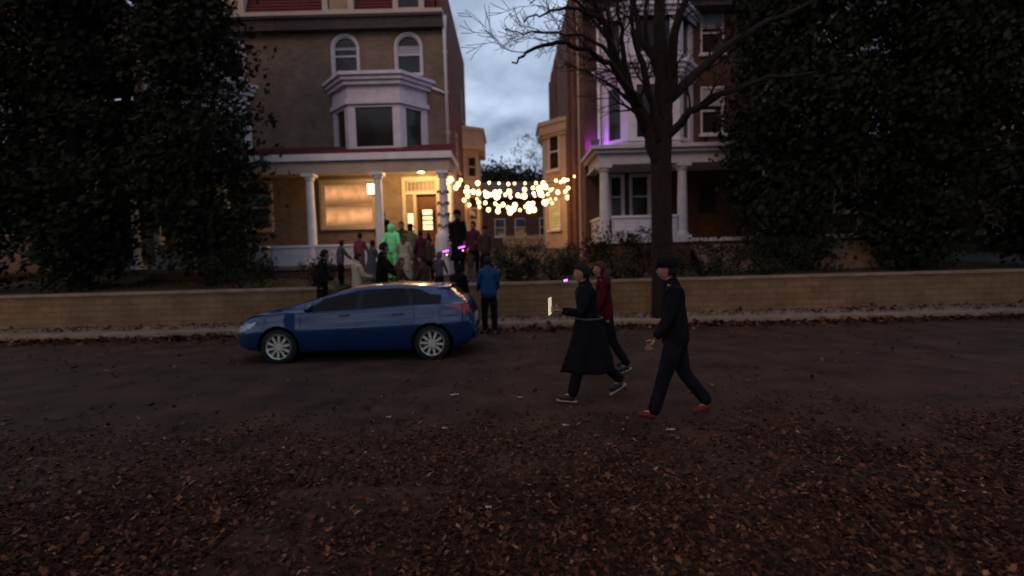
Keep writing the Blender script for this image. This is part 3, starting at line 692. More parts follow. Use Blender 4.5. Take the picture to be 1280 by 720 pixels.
# street tree: limbs follow the ones in the photograph, reaching towards and away from the camera as well
rnd = random.Random(5); TD = 12.75
tree = empty('bare_street_tree', (at(828, 400, TD).x, TD, .13)); tag(tree, 'large leafless street tree with a thick dark trunk, branches over the street', 'tree')
T0 = Vector(tree.location)
tb = MB()
tpts = [at(832, 405, TD), at(830, 380, TD), at(828, 330, TD), at(827, 260, TD), at(826, 200, TD), at(829, 150, TD), at(828, 90, TD), at(824, 30, TD), at(826, -60, TD), at(836, -160, TD)]
tr_ = [.36, .30, .26, .25, .25, .23, .17, .14, .11, .07]
tb.tube([p - T0 for p in tpts], tr_, 14); tb.build('trunk', M['bark'], tree, smooth=True)
LIMB = 1.35
limbs = [ # pixel paths with their own depths, base radius
 ([(826, 215, TD), (812, 160, 12.6), (790, 118, 12.3), (770, 75, 12.0), (752, 30, 11.7), (745, -10, 11.4), (735, -60, 11.2)], .12),
 ([(826, 200, TD), (800, 140, 12.9), (778, 100, 13.3), (765, 55, 13.6), (760, 10, 14.0), (764, -40, 14.3)], .11),
 ([(822, 160, TD), (795, 125, 12.2), (765, 80, 11.6), (735, 62, 11.2), (705, 54, 10.9), (678, 55, 10.7), (655, 68, 10.5), (640, 78, 10.4)], .065),
 ([(770, 78, 12.1), (745, 50, 12.3), (715, 45, 12.6), (685, 42, 12.9), (655, 42, 13.1), (632, 36, 13.3)], .035),
 ([(752, 30, 11.7), (725, 10, 11.3), (700, 12, 11.0), (675, 20, 10.8), (655, 28, 10.6)], .035),
 ([(765, 55, 13.5), (740, 20, 13.4), (715, -5, 13.2), (690, -15, 13.1), (662, 5, 13)], .04),
 ([(829, 150, TD), (838, 100, 12.6), (842, 40, 12.3), (860, -20, 12), (880, -80, 11.8)], .13),
 ([(829, 130, TD), (870, 90, 13), (920, 50, 13.2), (980, 20, 13.4), (1040, -10, 13.4)], .11),
 ([(828, 95, TD), (800, 45, 12.9), (790, 0, 13), (770, -60, 13.3)], .09),
 ([(826, 190, TD), (815, 130, 12.4), (803, 80, 12.1), (790, 40, 11.9), (785, -20, 11.7)], .09),
 ([(800, 140, 12.8), (772, 112, 12.6), (742, 92, 12.4), (716, 84, 12.3)], .03),
 ([(790, 118, 12.3), (778, 60, 12.0), (772, 20, 11.8), (780, -30, 11.6)], .06),
 ([(828, 120, TD), (812, 70, 13.1), (808, 20, 13.3), (800, -40, 13.5)], .08),
 ([(828, 180, TD), (860, 140, 12.3), (900, 120, 11.9), (960, 95, 11.5), (1020, 90, 11.2)], .09),
]
lb_ = MB()
for pts, r0 in limbs:
    P_ = [at(*p) - T0 for p in pts]; n = len(P_); rr = [max(.014, LIMB * r0 * (1 - .8 * k / (n - 1))) for k in range(n)]
    Q = []; RR = []
    for k in range(n - 1):
        for s in range(3):
            f_ = s / 3; q = P_[k].lerp(P_[k + 1], f_)
            if 0 < k + s: q = q + Vector((rnd.gauss(0, .03), rnd.gauss(0, .03), rnd.gauss(0, .03)))
            Q.append(q); RR.append(rr[k] + (rr[k + 1] - rr[k]) * f_)
    Q.append(P_[-1]); RR.append(rr[-1]); lb_.tube(Q, RR, 8)
    for k in range(3, int(len(Q) * .84)):
        if rnd.random() < (.62 if pts[-1][0] < 700 else .85):
            d = (Q[k] - Q[k - 1]).normalized() + Vector((0, 0, .25)); d.normalize(); a = Matrix.Rotation(rnd.uniform(0, 6.28), 3, d) @ d.orthogonal().normalized()
            branch(lb_, Q[k], d * 1.0 + a * .55 + Vector((0, 0, .15)), max(.012, RR[k] * .35), rnd.uniform(.4, 1.0), rnd, 2, .012, .006)
lb_.build('limbs', M['bark'], tree, smooth=True)

def evergreen(x, y, h_, w, label, seed, n=9000):  # invented dark trees, added to keep both sides of the view dark
    rnd = random.Random(seed); z = gz(x, y); t = empty('added_evergreen', (x, y, z)); tag(t, label, 'tree', 'evergreens added to darken both sides of the street')
    b = MB(); b.tube([(0, 0, -.1), (.05, 0, h_ * .4), (0, .05, h_ * .92)], [.22, .15, .03], 9)
    for k in range(16):
        a = rnd.uniform(0, 6.28); zz_ = h_ * rnd.uniform(.12, .85); rr = w * .5 * (1 - zz_ / h_) + .4
        b.tube([(0, 0, zz_), (math.cos(a) * rr * .6, math.sin(a) * rr * .6, zz_ + .35), (math.cos(a) * rr, math.sin(a) * rr, zz_ + .4)], [.06, .035, .01], 5)
    b.build('trunk', M['bark'], t)
    b = MB(); vv = []; ff = []
    cl = []
    for k in range(170):
        zf = rnd.random() ** .9; prof = (math.sin(min(1, (zf + .12) * 1.6) * math.pi / 2)) * (1 - zf) ** .55
        a = rnd.uniform(0, 6.28); rr = w * .5 * prof * rnd.uniform(.35, 1.05); cl.append((Vector((math.cos(a) * rr, math.sin(a) * rr, h_ * (.04 + .95 * zf))), rnd.uniform(.25, .55)))
    for _ in range(n):
        k, s = rnd.choice(cl); p = k + Vector((rnd.gauss(0, s), rnd.gauss(0, s), rnd.gauss(0, s * .8)))
        a = Vector((rnd.gauss(0, 1), rnd.gauss(0, 1), rnd.gauss(0, 1))).normalized(); q = a.orthogonal().normalized(); w_ = a.cross(q); L_ = rnd.uniform(.12, .28)
        i = len(vv); vv += [p - q * L_ * .5, p + w_ * L_ * .3, p + q * L_ * .5, p - w_ * L_ * .3]; ff.append((i, i + 1, i + 2, i + 3))
    b.add(vv, ff); b.build('crown', M['leafdark'], t)
evergreen(-9.3, 15.6, 11.5, 4.4, 'tall evergreen added for darkness left of the pair of houses, nearest the lit porch', 1, 22000)
evergreen(-12.9, 15.4, 12.0, 5.0, 'tall evergreen added for darkness second from the lit porch on the left', 2, 24000)
evergreen(-16.2, 14.9, 11.5, 4.8, 'tall evergreen added for darkness at the far left edge', 3, 22000)
evergreen(8.6, 15.8, 11.5, 4.4, 'tall evergreen added for darkness right of the bare street tree', 4, 22000)
evergreen(12.1, 15.2, 12.0, 5.0, 'tall evergreen added for darkness between the bare street tree and the right edge', 5, 24000)
evergreen(15.5, 14.8, 11.5, 4.8, 'tall evergreen added for darkness at the far right edge', 6, 22000)

# unseen trees added behind and above the camera to shade the road's sides
for k_, (x_t, lb) in enumerate(((-9.5, 'unseen leafy tree added left of the camera to shade the road'), (10.5, 'unseen leafy tree added right of the camera to shade the road'))):
    rnd = random.Random(80 + k_); t = empty('added_shade_tree', (x_t, -2.2, .12)); tag(t, lb, 'tree', 'unseen trees added to shade the near side')
    b = MB(); b.tube([(0, 0, -.1), (.1, 0, 3), (.1, .3, 6)], [.34, .27, .18], 10)
    for q in range(9): branch(b, Vector((.1, .2, rnd.uniform(3.8, 6))), Vector((rnd.gauss(0, 1), rnd.gauss(0, 1), .8)), .1, 2.6, rnd, 1)
    b.build('trunk', M['bark'], t)
    b = MB(); leaves(b, (0, .6, 8.6), (6.2, 5.4, 2.6), 15000, .36, rnd, .1); b.build('crown', M['leafred'], t)

# trees beyond the alley
def far_tree(px, D, w, h_, label, seed, dense=True):
    rnd = random.Random(seed); x = at(px, 300, D).x; t = empty('distant_tree', (x, D, 2.0)); tag(t, label, 'tree', 'trees beyond the alley')
    b = MB(); b.tube([(0, 0, -.2), (.1, 0, h_ * .5)], [.3, .18], 8)
    for k in range(8): branch(b, Vector((.05, 0, h_ * rnd.uniform(.3, .5))), Vector((rnd.gauss(0, .4), rnd.gauss(0, .4), 1)), .09, h_ * (.16 if dense else .2), rnd, 1 if dense else 2, 0, .02)
    b.build('trunk', M['bark'], t)
    b = MB(); leaves(b, (0, 0, h_ * .62), (w * .5, w * .45, h_ * .4), 5200 if dense else 900, .45 if dense else .2, rnd, .1); b.build('crown', M['leafdark'] if dense else M['leafred'], t)
far_tree(600, 62, 8, 10.6, 'dark tree above the left end of the string lights', 11)
far_tree(622, 58, 7, 9.2, 'dark tree above the middle left of the string lights', 12)
far_tree(648, 64, 9, 9.6, 'dark tree above the middle of the string lights', 13)
far_tree(672, 60, 7, 9.4, 'dark tree beside the lit side bay beyond the alley', 14)
far_tree(670, 50, 3.2, 12.0, 'thin leafed tree against the sky left of the lit side bay', 15, False)

# ------------------------------------------------------------------ string lights
strands = [ # left px,py,D  right px,py,D  sag  bulbs
 ((573, 219, 19.0), (724, 218, 22.4), .28, 13), ((577, 223, 21.0), (717, 229, 23.4), .62, 12), ((578, 236, 22.6), (712, 222, 24.6), .22, 12),
 ((579, 246, 23.5), (708, 243, 25.6), .30, 11), ((582, 238, 25.5), (703, 236, 26.5), .80, 11), ((584, 252, 26.5), (703, 249, 27.0), .42, 10), ((578, 230, 21.5), (700, 232, 26.8), .36, 12),
]
ords = ['nearest the street, along the top', 'second strand from the street', 'third strand from the street', 'middle strand', 'strand hanging just ahead of the lit side bay', 'lowest and farthest back', 'slanting strand that sags deepest']
for i, (a, c, sag, nb) in enumerate(strands):
    A, B = at(*a), at(*c)
    A.x = XR + .02; B.x = (XC - .02) if c[2] < 26.7 else XC - .4
    A.y = a[2]; r = empty('string_light', (A + B) / 2); tag(r, 'warm bulb string across the alley, ' + ords[i], 'string lights', 'string lights between the two houses')
    mid = (A + B) / 2; rnd = random.Random(i + 60)
    f = lambda t: A.lerp(B, t) - Vector((0, 0, sag * 4 * t * (1 - t))) - mid
    b = MB(); b.tube([f(k / 30) for k in range(31)], .009, 5); b.build('cable', M['cable'], r)
    for k in range(nb):
        t = (k + .5 + rnd.uniform(-.38, .38)) / nb; p = f(t); s = rnd.choice([.62, .8, 1.0, 1.15, 1.25]) * (.6 if i < 2 else .66 if k < 3 or k > nb - 3 else .95)
        g = MB(); g.ball((0, 0, -.16 * s), .118 * s, 12, sc=(1, 1, 1.12)); o = g.build('bulb', bulbm, r, smooth=True); o.location = p
        g = MB(); g.tube([(0, 0, 0), (0, 0, -.055)], [.02, .024], 8); so_ = g.build('socket', M['cable'], o)

# ------------------------------------------------------------------ porch lamps
def lamp_light(parent, loc, power, c, r=.08):
    l = bpy.data.lights.new('lamp_light', 'POINT'); l.energy = power; l.color = c; l.shadow_soft_size = r
    o = bpy.data.objects.new('lamp_light', l); col.objects.link(o); o.parent = parent; o.location = loc
p = at(526, 211, 18.8); zc = at(500, 199, 17.5).z - .10
pl_ = empty('ceiling_lamp', (p.x, 18.8, zc)); tag(pl_, 'round lit ceiling lamp under the left porch roof', 'lamp')
b = MB(); b.lathe([(.16, -.03), (.17, 0)], (0, 0, -.002)); b.build('lamp_base', M['chrome'], pl_)
b = MB(); b.lathe([(.02, -.16), (.10, -.145), (.15, -.10), (.165, -.034)], (0, 0, 0)); b.build('lamp_shade', lampm, pl_, smooth=True)
lamp_light(pl_, (0, 0, -.28), 165, (1, .66, .26), .12)
p = at(464, 236, 18.4)
ln = empty('porch_lantern', (p.x, 18.4, p.z)); tag(ln, 'bright square lantern hanging beside the left porch column', 'lantern')
b = MB(); b.box(-.115, .115, -.1, .1, -.2, .16); b.build('lantern_glass', lanternm, ln)
b = MB()
for sx in (-.125, .105):
    for sy in (-.11, .09): b.box(sx, sx + .02, sy, sy + .02, -.2, .16)
b.box(-.13, .13, -.12, .12, -.23, -.202); b.box(-.13, .13, -.12, .12, .162, .19); b.tube([(0, 0, .19), (0, 0, zc - p.z - .002)], .01, 6); b.build('lantern_frame', M['metal'], ln)
lamp_light(ln, (0, .32, -.1), 44, (1, .68, .30), .1)
# purple flood light on the right porch roof
q = at(744, 181, 18.6); q.z = at(760, 183, 17.5).z
fl = empty('flood_light', (3.2, 19.2, q.z), R(0)); tag(fl, 'small purple flood light on the grey porch roof corner', 'lamp')
b = MB(); b.box(-.12, .12, -.1, .1, 0, .04); b.box(-.03, .03, -.03, .03, .04, .42); b.build('stand', M['metal'], fl)
b = MB(); b.box(-.16, .16, -.05, .09, .421, .62); b.build('lamp_housing', M['metal'], fl)
b = MB(); b.box(-.15, .15, .092, .11, .43, .61); b.build('lamp_lens', purplebig, fl)
lamp_light(fl, (-.08, .52, .52), 30, (.42, .05, 1.0), .1)

# ------------------------------------------------------------------ the blue hatchback
CY = 8.72                                         # near side of the car
CARX = at(591, 400, CY).x
def lerp_tab(tab, u):
    if u <= tab[0][0]: return tab[0][1]
    for (a, va), (c, vc) in zip(tab, tab[1:]):
        if u <= c:
            t = (u - a) / (c - a); return va + (vc - va) * t
    return tab[-1][1]
def smooth_tab(tab, u, s=.05): return sum(lerp_tab(tab, u + d * s) * w for d, w in ((-1, .25), (0, .5), (1, .25)))
LEN = 4.28; RW, FWU = .72, 3.37; WR = .305
top = [(0, .60), (.03, .86), (.10, 1.00), (.20, 1.06), (.46, 1.265), (.8, 1.31), (1.3, 1.335), (1.8, 1.33), (2.1, 1.30), (2.4, 1.23), (3.22, .975), (3.5, .935), (3.85, .86), (4.08, .75), (4.22, .60), (4.28, .50)]
belt = [(0, .58), (.03, .84), (.10, .975), (.3, 1.00), (1.0, .985), (2.0, .93), (3.0, .90), (3.25, .91), (3.8, .83), (4.1, .70), (4.28, .48)]
wid = [(0, .66), (.06, .76), (.2, .83), (.6, .88), (1.2, .885), (3.0, .88), (3.6, .86), (3.95, .78), (4.15, .64), (4.28, .45)]
rfw = [(0, .60), (.2, .66), (.5, .58), (1.5, .60), (2.4, .58), (3.1, .74), (3.4, .78), (3.9, .66), (4.28, .40)]
bot = [(0, .38), (.08, .27), (.3, .22), (1.1, .19), (3.0, .19), (3.9, .22), (4.2, .28), (4.28, .34)]
def section(u):
    zt, zb, w, rw, z0 = smooth_tab(top, u, .04), smooth_tab(belt, u, .04), smooth_tab(wid, u), smooth_tab(rfw, u, .08), smooth_tab(bot, u)
    zb = min(zb, zt - .02); rw = min(rw, w - .02)
    g = zt - zb
    ctrl = [(0, z0), (w * .7, z0), (w * .93, z0 + .02), (w * .985, z0 + (zb - z0) * .25), (w * 1.0, z0 + (zb - z0) * .52), (w * .985, z0 + (zb - z0) * .72), (w * .965, zb - .012), (w * .93, zb),
            (rw + (w * .93 - rw) * .45, zb + g * .5), (rw + .02, zt - min(.06, g * .25)), (rw - .05, zt - min(.018, g * .1)), (rw * .5, zt + .006), (0, zt + .012)]
    res = []
    for i in range(len(ctrl) - 1):
        a = ctrl[max(i - 1, 0)]; p0 = ctrl[i]; p1 = ctrl[i + 1]; d = ctrl[min(i + 2, len(ctrl) - 1)]
        nn = (2, 2, 2, 6, 6, 6, 4, 1, 9, 6, 3, 3)[i] if i < 12 else 3
        for k in range(nn):
            t = k / nn
            if i in (6, 7): res.append((p0[0] + (p1[0] - p0[0]) * t, p0[1] + (p1[1] - p0[1]) * t)); continue
            f_ = lambda j: .5 * ((2 * p0[j]) + (-a[j] + p1[j]) * t + (2 * a[j] - 5 * p0[j] + 4 * p1[j] - d[j]) * t * t + (-a[j] + 3 * p0[j] - 3 * p1[j] + d[j]) * t ** 3) if i not in (8,) else (p0[j] + (p1[j] - p0[j]) * t)
            res.append((f_(0), f_(1)))
    res.append(ctrl[-1]); return res
us = []
u = 0.0
while u < LEN: us.append(u); u += .006 if u < .06 else .015 if u < .3 or u > 4.1 else .022
us.append(LEN)
secs = [section(u) for u in us]; NR = len(secs[0])
car = empty('parked_car', (CARX, CY + .885, 0)); tag(car, 'dark blue hatchback parked side-on, its tail pointing right towards the garden wall', 'car')
def pinpoly(x, y, P):
    c = False; j = len(P) - 1
    for i in range(len(P)):
        if (P[i][1] > y) != (P[j][1] > y) and x < (P[j][0] - P[i][0]) * (y - P[i][1]) / (P[j][1] - P[i][1]) + P[i][0]: c = not c
        j = i
    return c
def bz(u, d=0): return smooth_tab(belt, u, .04) + d
def tz(u, d=0): return smooth_tab(top, u, .04) - d
qw = [(.47, bz(.47, .03)), (.80, bz(.8, .02)), (1.02, bz(1.02, .02)), (1.12, tz(1.1, .07)), (.92, tz(.9, .085))]
rwn = [(1.08, bz(1.08, .02)), (1.95, bz(1.95, .02)), (1.90, tz(1.9, .075)), (1.5, tz(1.5, .07)), (1.18, tz(1.2, .07))]
fwn = [(2.03, bz(2.03, .02)), (2.85, bz(2.85, .025)), (2.62, tz(2.62, .06)), (2.35, tz(2.35, .075)), (1.99, tz(2.0, .075))]
tl = [(.50, .975), (.33, .985), (.0, .97), (-.1, .80), (.13, .80), (.26, .89)]
hl = [(3.75, .76), (4.3, .62), (4.3, .50), (4.0, .58), (3.8, .68)]
parts = {k: MB() for k in ('body', 'side_window_q', 'side_window_r', 'side_window_f', 'windscreen', 'rear_window', 'tail_L', 'tail_R', 'head_L', 'head_R', 'sill')}
winL = {}; allf = []
def P3(i, j, sgn): return (-us[i], sgn * secs[i][j][0], secs[i][j][1])
store = {}
def put(key, quad, sgn):
    store.setdefault(key, []).append(quad if sgn < 0 else quad[::-1])
for sgn in (-1, 1):
    for i in range(len(us) - 1):
        for j in range(NR - 1):
            q = [P3(i, j, sgn), P3(i + 1, j, sgn), P3(i + 1, j + 1, sgn), P3(i, j + 1, sgn)]
            cu = -(q[0][0] + q[2][0]) / 2; cz = (q[0][2] + q[2][2]) / 2; cyy = abs((q[0][1] + q[2][1]) / 2)
            if cyy > .30 and (math.hypot(cu - RW, cz - WR) < .365 or math.hypot(cu - FWU, cz - WR) < .365): continue
            key = 'body'; s_ = 'near' if sgn < 0 else 'far'
            side = j < 33 or cyy > .57
            if 22 < j < 42 and cz > .8:
                if pinpoly(cu, cz, qw) and side: key = 'quarter_window_' + s_
                elif pinpoly(cu, cz, rwn) and side: key = 'rear_door_window_' + s_
                elif pinpoly(cu, cz, fwn) and side: key = 'front_door_window_' + s_
            if key == 'body':
                if 22 < j < 42 and side and cyy > .5 and bz(cu, .02) < cz < tz(cu, .075) and (1.88 < cu < 2.06 or .98 < cu < 1.2): key = ('pillar_' if cu > 1.5 else 'rpillar_') + s_
                elif 2.45 < cu < 3.18 and cyy < smooth_tab(rfw, cu, .08) - .05 and j > 36: key = 'windscreen'
                elif .215 < cu < .43 and cyy < .58 and j > 36: key = 'rear_window'
                elif cz > .75 and pinpoly(cu, cz, tl) and cyy > .42: key = 'tail_' + s_
                elif pinpoly(cu, cz, hl) and cyy > .3: key = 'head_' + s_
                elif cz < .235 and cyy > .2: key = 'sill'
            put(key, q, sgn)
def quads_obj(name, qs, m_, parent, offset=0):
    me = bpy.data.meshes.new(name); bm = bmesh.new(); vm = {}
    for q in qs:
        v4 = []
        for p_ in q:
            k = tuple(round(c, 5) for c in p_)
            if k not in vm: vm[k] = bm.verts.new(p_)
            if vm[k] not in v4: v4.append(vm[k])
        if len(v4) > 2:
            try: f = bm.faces.new(v4); f.smooth = True
            except ValueError: pass
    bm.normal_update()
    if offset:
        for v in bm.verts: v.co += v.normal * offset
    bm.to_mesh(me); bm.free(); me.materials.append(m_); o = bpy.data.objects.new(name, me); col.objects.link(o); o.parent = parent
    return o
# end caps
def cap(i, flip):
    ring = [P3(i, j, -1) for j in range(NR)] + [P3(i, j, 1) for j in range(NR - 2, 0, -1)]
    return ring if not flip else ring[::-1]
body = quads_obj('body', store['body'], M['carblue'], car)
bb = MB(); r_ = cap(0, False); bb.add(r_, [tuple(range(len(r_)))]); r_ = cap(len(us) - 1, True); bb.add(r_, [tuple(range(len(r_)))]); bb.build('end_panel', M['carblue'], body)
nm = {'quarter_window': 'window', 'rear_door_window': 'window', 'front_door_window': 'window', 'windscreen': 'windscreen', 'rear_window': 'rear_window', 'pillar': 'door_pillar', 'rpillar': 'rear_pillar', 'tail': 'tail_light', 'head': 'headlight', 'sill': 'sill'}
for k, qs in store.items():
    if k == 'body': continue
    base = k.replace('_near', '').replace('_far', '')
    m_ = M['taillight'] if base == 'tail' else M['headlight'] if base == 'head' else M['plastic'] if base in ('sill', 'pillar', 'rpillar') else M['carglass']
    quads_obj(nm[base], qs, m_, car, .001 if base not in ('tail', 'head') else .006)
# spoiler lip, wheel wells, seams, handles, mirrors, bumper, plate
b = MB(); vv = []
for k in range(13):
    y = -.60 + 1.2 * k / 12; e = .03 * (abs(y) / .6) ** 3
    vv += [(-.62, y, tz(.62) + .012 - e), (-.42, y, 1.295 - e), (-.40, y, 1.275 - e), (-.60, y, 1.265 - e)]
b.add(vv, [(4 * k + q, 4 * k + (q + 1) % 4, 4 * k + 4 + (q + 1) % 4, 4 * k + 4 + q) for k in range(12) for q in range(4)] + [(0, 1, 2, 3), (48, 51, 50, 49)]); b.build('spoiler', M['carblue'], car, smooth=True)
for uu in (RW, FWU):
    for sg in (-1, 1):
        b = MB(); n = 24; vv = []
        for k in range(n + 1):
            a = math.pi * (1.12 * k / n - .06)
            for rr, yy in ((.368, .85 if True else 0), (.368, .50)): vv.append((-uu + rr * math.cos(a), sg * yy, WR + rr * math.sin(a)))
        b.add(vv, [(2 * k, 2 * k + 1, 2 * k + 3, 2 * k + 2) for k in range(n)])
        b.lathe([(.001, 0), (.37, 0)], (-uu, sg * .499, WR), 'Y', 24); b.build('wheel_arch', M['plastic'], car)
def surf(u, z, sg, off=.002):
    s = section(u); best = None
    for (ya, za), (yb, zb) in zip(s[6:40], s[7:41]):
        if za <= z <= zb: best = ya + (yb - ya) * (z - za) / max(1e-6, zb - za); break
    return Vector((-u, sg * ((best or .85) + off), z))
for sg in (-1, 1):
    for line in ([(1.02, .96), (1.0, .80), (1.06, .62), (1.15, .45), (1.22, .27)], [(2.0, .92), (1.99, .60), (1.99, .27)], [(2.98, .87), (2.96, .6), (2.92, .27)]):
        b = MB(); b.tube([surf(u, z, sg, -.001) for u, z in line], .0045, 5); b.build('door_seam', M['plastic'], car)
    b = MB(); b.tube([surf(.50 + k * .13, bz(.5 + k * .13, -.004), sg, .004) for k in range(19)], .007, 5); b.build('belt_trim', M['plastic'] , car)
    for u in (1.20, 2.12):
        b = MB(); b.tube([surf(u, .83, sg, .012), surf(u + .03, .835, sg, .032), surf(u + .15, .83, sg, .032), surf(u + .18, .825, sg, .012)], [.012, .016, .016, .012], 8); b.build('handle', M['carblue'], car, smooth=True)
    b = MB(); b.ball((0, 0, 0), .1, 14, sc=(.7, 1.0, .68)); o = b.build('wing_mirror', M['carblue'], car, smooth=True); o.location = (-2.78, sg * .98, .97)
    g = MB(); g.lathe([(.05, -.004), (.052, 0)], (.062, 0, 0), 'X', 16, sx=1.4); g.build('mirror_glass', M['carglass'], o)
b = MB(); b.box(-.0, .035, -.70, .70, .36, .50); b.build('rear_bumper', M['carblue'], car, bevel=.015)
b = MB(); b.box(.0, .012, -.26, .26, .62, .74); b.build('number_plate', M['paper'], car)
b = MB(); b.tube([(-.75, 0, 1.31), (-.62, 0, 1.42)], [.006, .003], 6); b.build('aerial', M['plastic'], car)
b = MB(); b.box(-LEN + .01, -LEN + .05, -.45, .45, .40, .52); b.build('grille', M['plastic'], car)
# wheels
def wheel_parts(root):
    t = MB(); t.lathe([(.212, -.10), (.285, -.10), (.303, -.075), (.306, 0), (.303, .075), (.285, .10), (.212, .10)], (0, 0, 0), 'Y', 40, cap=False); ty = t.build('tyre', M['tyre'], root, smooth=True)
    rim = MB(); rim.lathe([(.226, -.108), (.23, -.10), (.213, -.085), (.205, .05), (.195, .05), (.195, -.085), (.21, -.108)], (0, 0, 0), 'Y', 40, cap=False)
    for k in range(10):
        a = 2 * math.pi * k / 10; d = Vector((math.cos(a), 0, math.sin(a))); t_ = Vector((-d.z, 0, d.x))
        p0, p1 = d * .03, d * .212; w0, w1 = .014, .024
        v = [p0 - t_ * w0, p0 + t_ * w0, p1 + t_ * w1, p1 - t_ * w1]
        rim.add([(q.x, -.085, q.z) for q in v] + [(q.x, -.055, q.z) for q in v], [(0, 1, 2, 3), (7, 6, 5, 4), (0, 4, 5, 1), (1, 5, 6, 2), (2, 6, 7, 3), (3, 7, 4, 0)])
    rim.lathe([(.05, -.095), (.055, -.05)], (0, 0, 0), 'Y', 20); rim.build('rim', M['alloy'], root)
    d_ = MB(); d_.lathe([(.14, -.03), (.14, -.01)], (0, 0, 0), 'Y', 24); d_.build('brake_disc', M['metal'], root)
for uu in (RW, FWU):
    for sg in (-1, 1):
        w = empty('wheel', (-uu, sg * .765, WR)); w.parent = car; w.location = (-uu, sg * .765, WR); w.rotation_euler = (0, R(7 * uu), 0 if sg < 0 else math.pi)
        wheel_parts(w)

# ------------------------------------------------------------------ people
def skinmesh(chains, levels=1):
    """chains: list of (points, radii, links) joined into one Skin-modifier surface; frozen to a mesh"""
    me = bpy.data.meshes.new('tmp'); bm = bmesh.new(); lay = bm.verts.layers.skin.verify()
    for verts, edges in chains:
        V = []
        for k, (p, r) in enumerate(verts):
            v = bm.verts.new(p); v[lay].radius = r if hasattr(r, '__len__') else (r, r); v[lay].use_root = (k == 0); V.append(v)
        for a, c in edges: bm.edges.new((V[a], V[c]))
    bm.to_mesh(me); bm.free(); o = bpy.data.objects.new('tmp', me); col.objects.link(o)
    s = o.modifiers.new('s', 'SKIN'); s.use_smooth_shade = True; s.branch_smoothing = .4
    d = o.modifiers.new('d', 'SUBSURF'); d.levels = levels; d.render_levels = levels
    dg = bpy.context.evaluated_depsgraph_get(); dg.update()
    r = bpy.data.meshes.new_from_object(o.evaluated_get(dg)); bpy.data.objects.remove(o); bpy.data.meshes.remove(me)
    return r
def mesh_lists(me): return [v.co.copy() for v in me.vertices], [tuple(p.vertices) for p in me.polygons]

def head_mb(b, c, fwd, s, mis):                  # face: skin, eye, iris, lip material indexes
    rt = fwd.cross(Vector((0, 0, 1))).normalized(); up = rt.cross(fwd).normalized()
    def Wp(x, y, z): return c + rt * (x * s) + fwd * (y * s) + up * (z * s)
    n, m_ = 28, 20; vv = []
    for i in range(m_ + 1):
        t = math.pi * i / m_ - math.pi / 2
        for k in range(n):
            q = 2 * math.pi * k / n; x, y, z = math.cos(t) * math.cos(q) * .074, math.cos(t) * math.sin(q) * .094, math.sin(t) * .118
            if z < 0: x *= 1 - .35 * (-z / .118) ** 1.5
            if z < -.03 and y < 0: y *= .75
            if y > .02:
                y += .024 * math.exp(-((x / .011) ** 2 + ((z + .018) / .022) ** 2))          # nose
                y -= .011 * math.exp(-(((abs(x) - .032) / .016) ** 2 + ((z - .008) / .013) ** 2))  # eye sockets
                y += .006 * math.exp(-(((z - .03) / .01) ** 2)) + .008 * math.exp(-((x / .02) ** 2 + ((z + .10) / .018) ** 2))
                y += .005 * math.exp(-((x / .022) ** 2 + ((z + .058) / .010) ** 2))
            vv.append(Wp(x, y, z))
    ff = [(i * n + k, i * n + (k + 1) % n, (i + 1) * n + (k + 1) % n, (i + 1) * n + k) for i in range(m_) for k in range(n)]
    b.add(vv, ff, mis[0])
    for sx in (-1, 1):
        b.ball(Wp(.032 * sx, .078, .008), .0115 * s, 10, mis[1]); b.ball(Wp(.032 * sx, .0855, .008), .0055 * s, 8, mis[2])
        b.ball(Wp(.075 * sx, -.005, 0), .024 * s, 10, mis[0], (.45, .6, 1.15))
    b.tube([Wp(-.022, .083, -.058), Wp(-.008, .092, -.056), Wp(.008, .092, -.056), Wp(.022, .083, -.058)], [.002 * s, .0055 * s, .0055 * s, .002 * s], 6, mi=mis[3])

def hand_chains(w, d, palm, side_v, curl, s):
    """wrist w, hand direction d, palm normal, direction towards the thumb; five separate bent fingers"""
    ch = []
    pc = w + d * .085 * s
    ch.append(([(w, .024 * s), (w + d * .045 * s, (.033 * s, .017 * s)), (pc, (.036 * s, .015 * s))], [(0, 1), (1, 2)]))
    for k, L_ in enumerate((.070, .078, .073, .058)):
        o = pc + side_v * (.027 - .018 * k) * s - d * .008 * s; pts = [(o, .0088 * s)]; dd = d.copy(); q = o
        for j in range(3):
            dd = (dd + palm * curl * (.35 + .25 * j)).normalized(); q = q + dd * L_ * s * (.45, .32, .25)[j]; pts.append((q, (.0085 - .0006 * j) * s))
        ch.append((pts, [(0, 1), (1, 2), (2, 3)]))
    o = w + d * .03 * s + side_v * .02 * s; q = o; pts = [(o, .012 * s)]; dd = (d * .6 + side_v * .8 + palm * .2).normalized()
    for j in range(2):
        q = q + dd * (.036, .03)[j] * s; pts.append((q, (.0105, .0085)[j] * s)); dd = (dd + d * .6 + palm * .3).normalized()
    ch.append((pts, [(0, 1), (1, 2)]))
    return ch

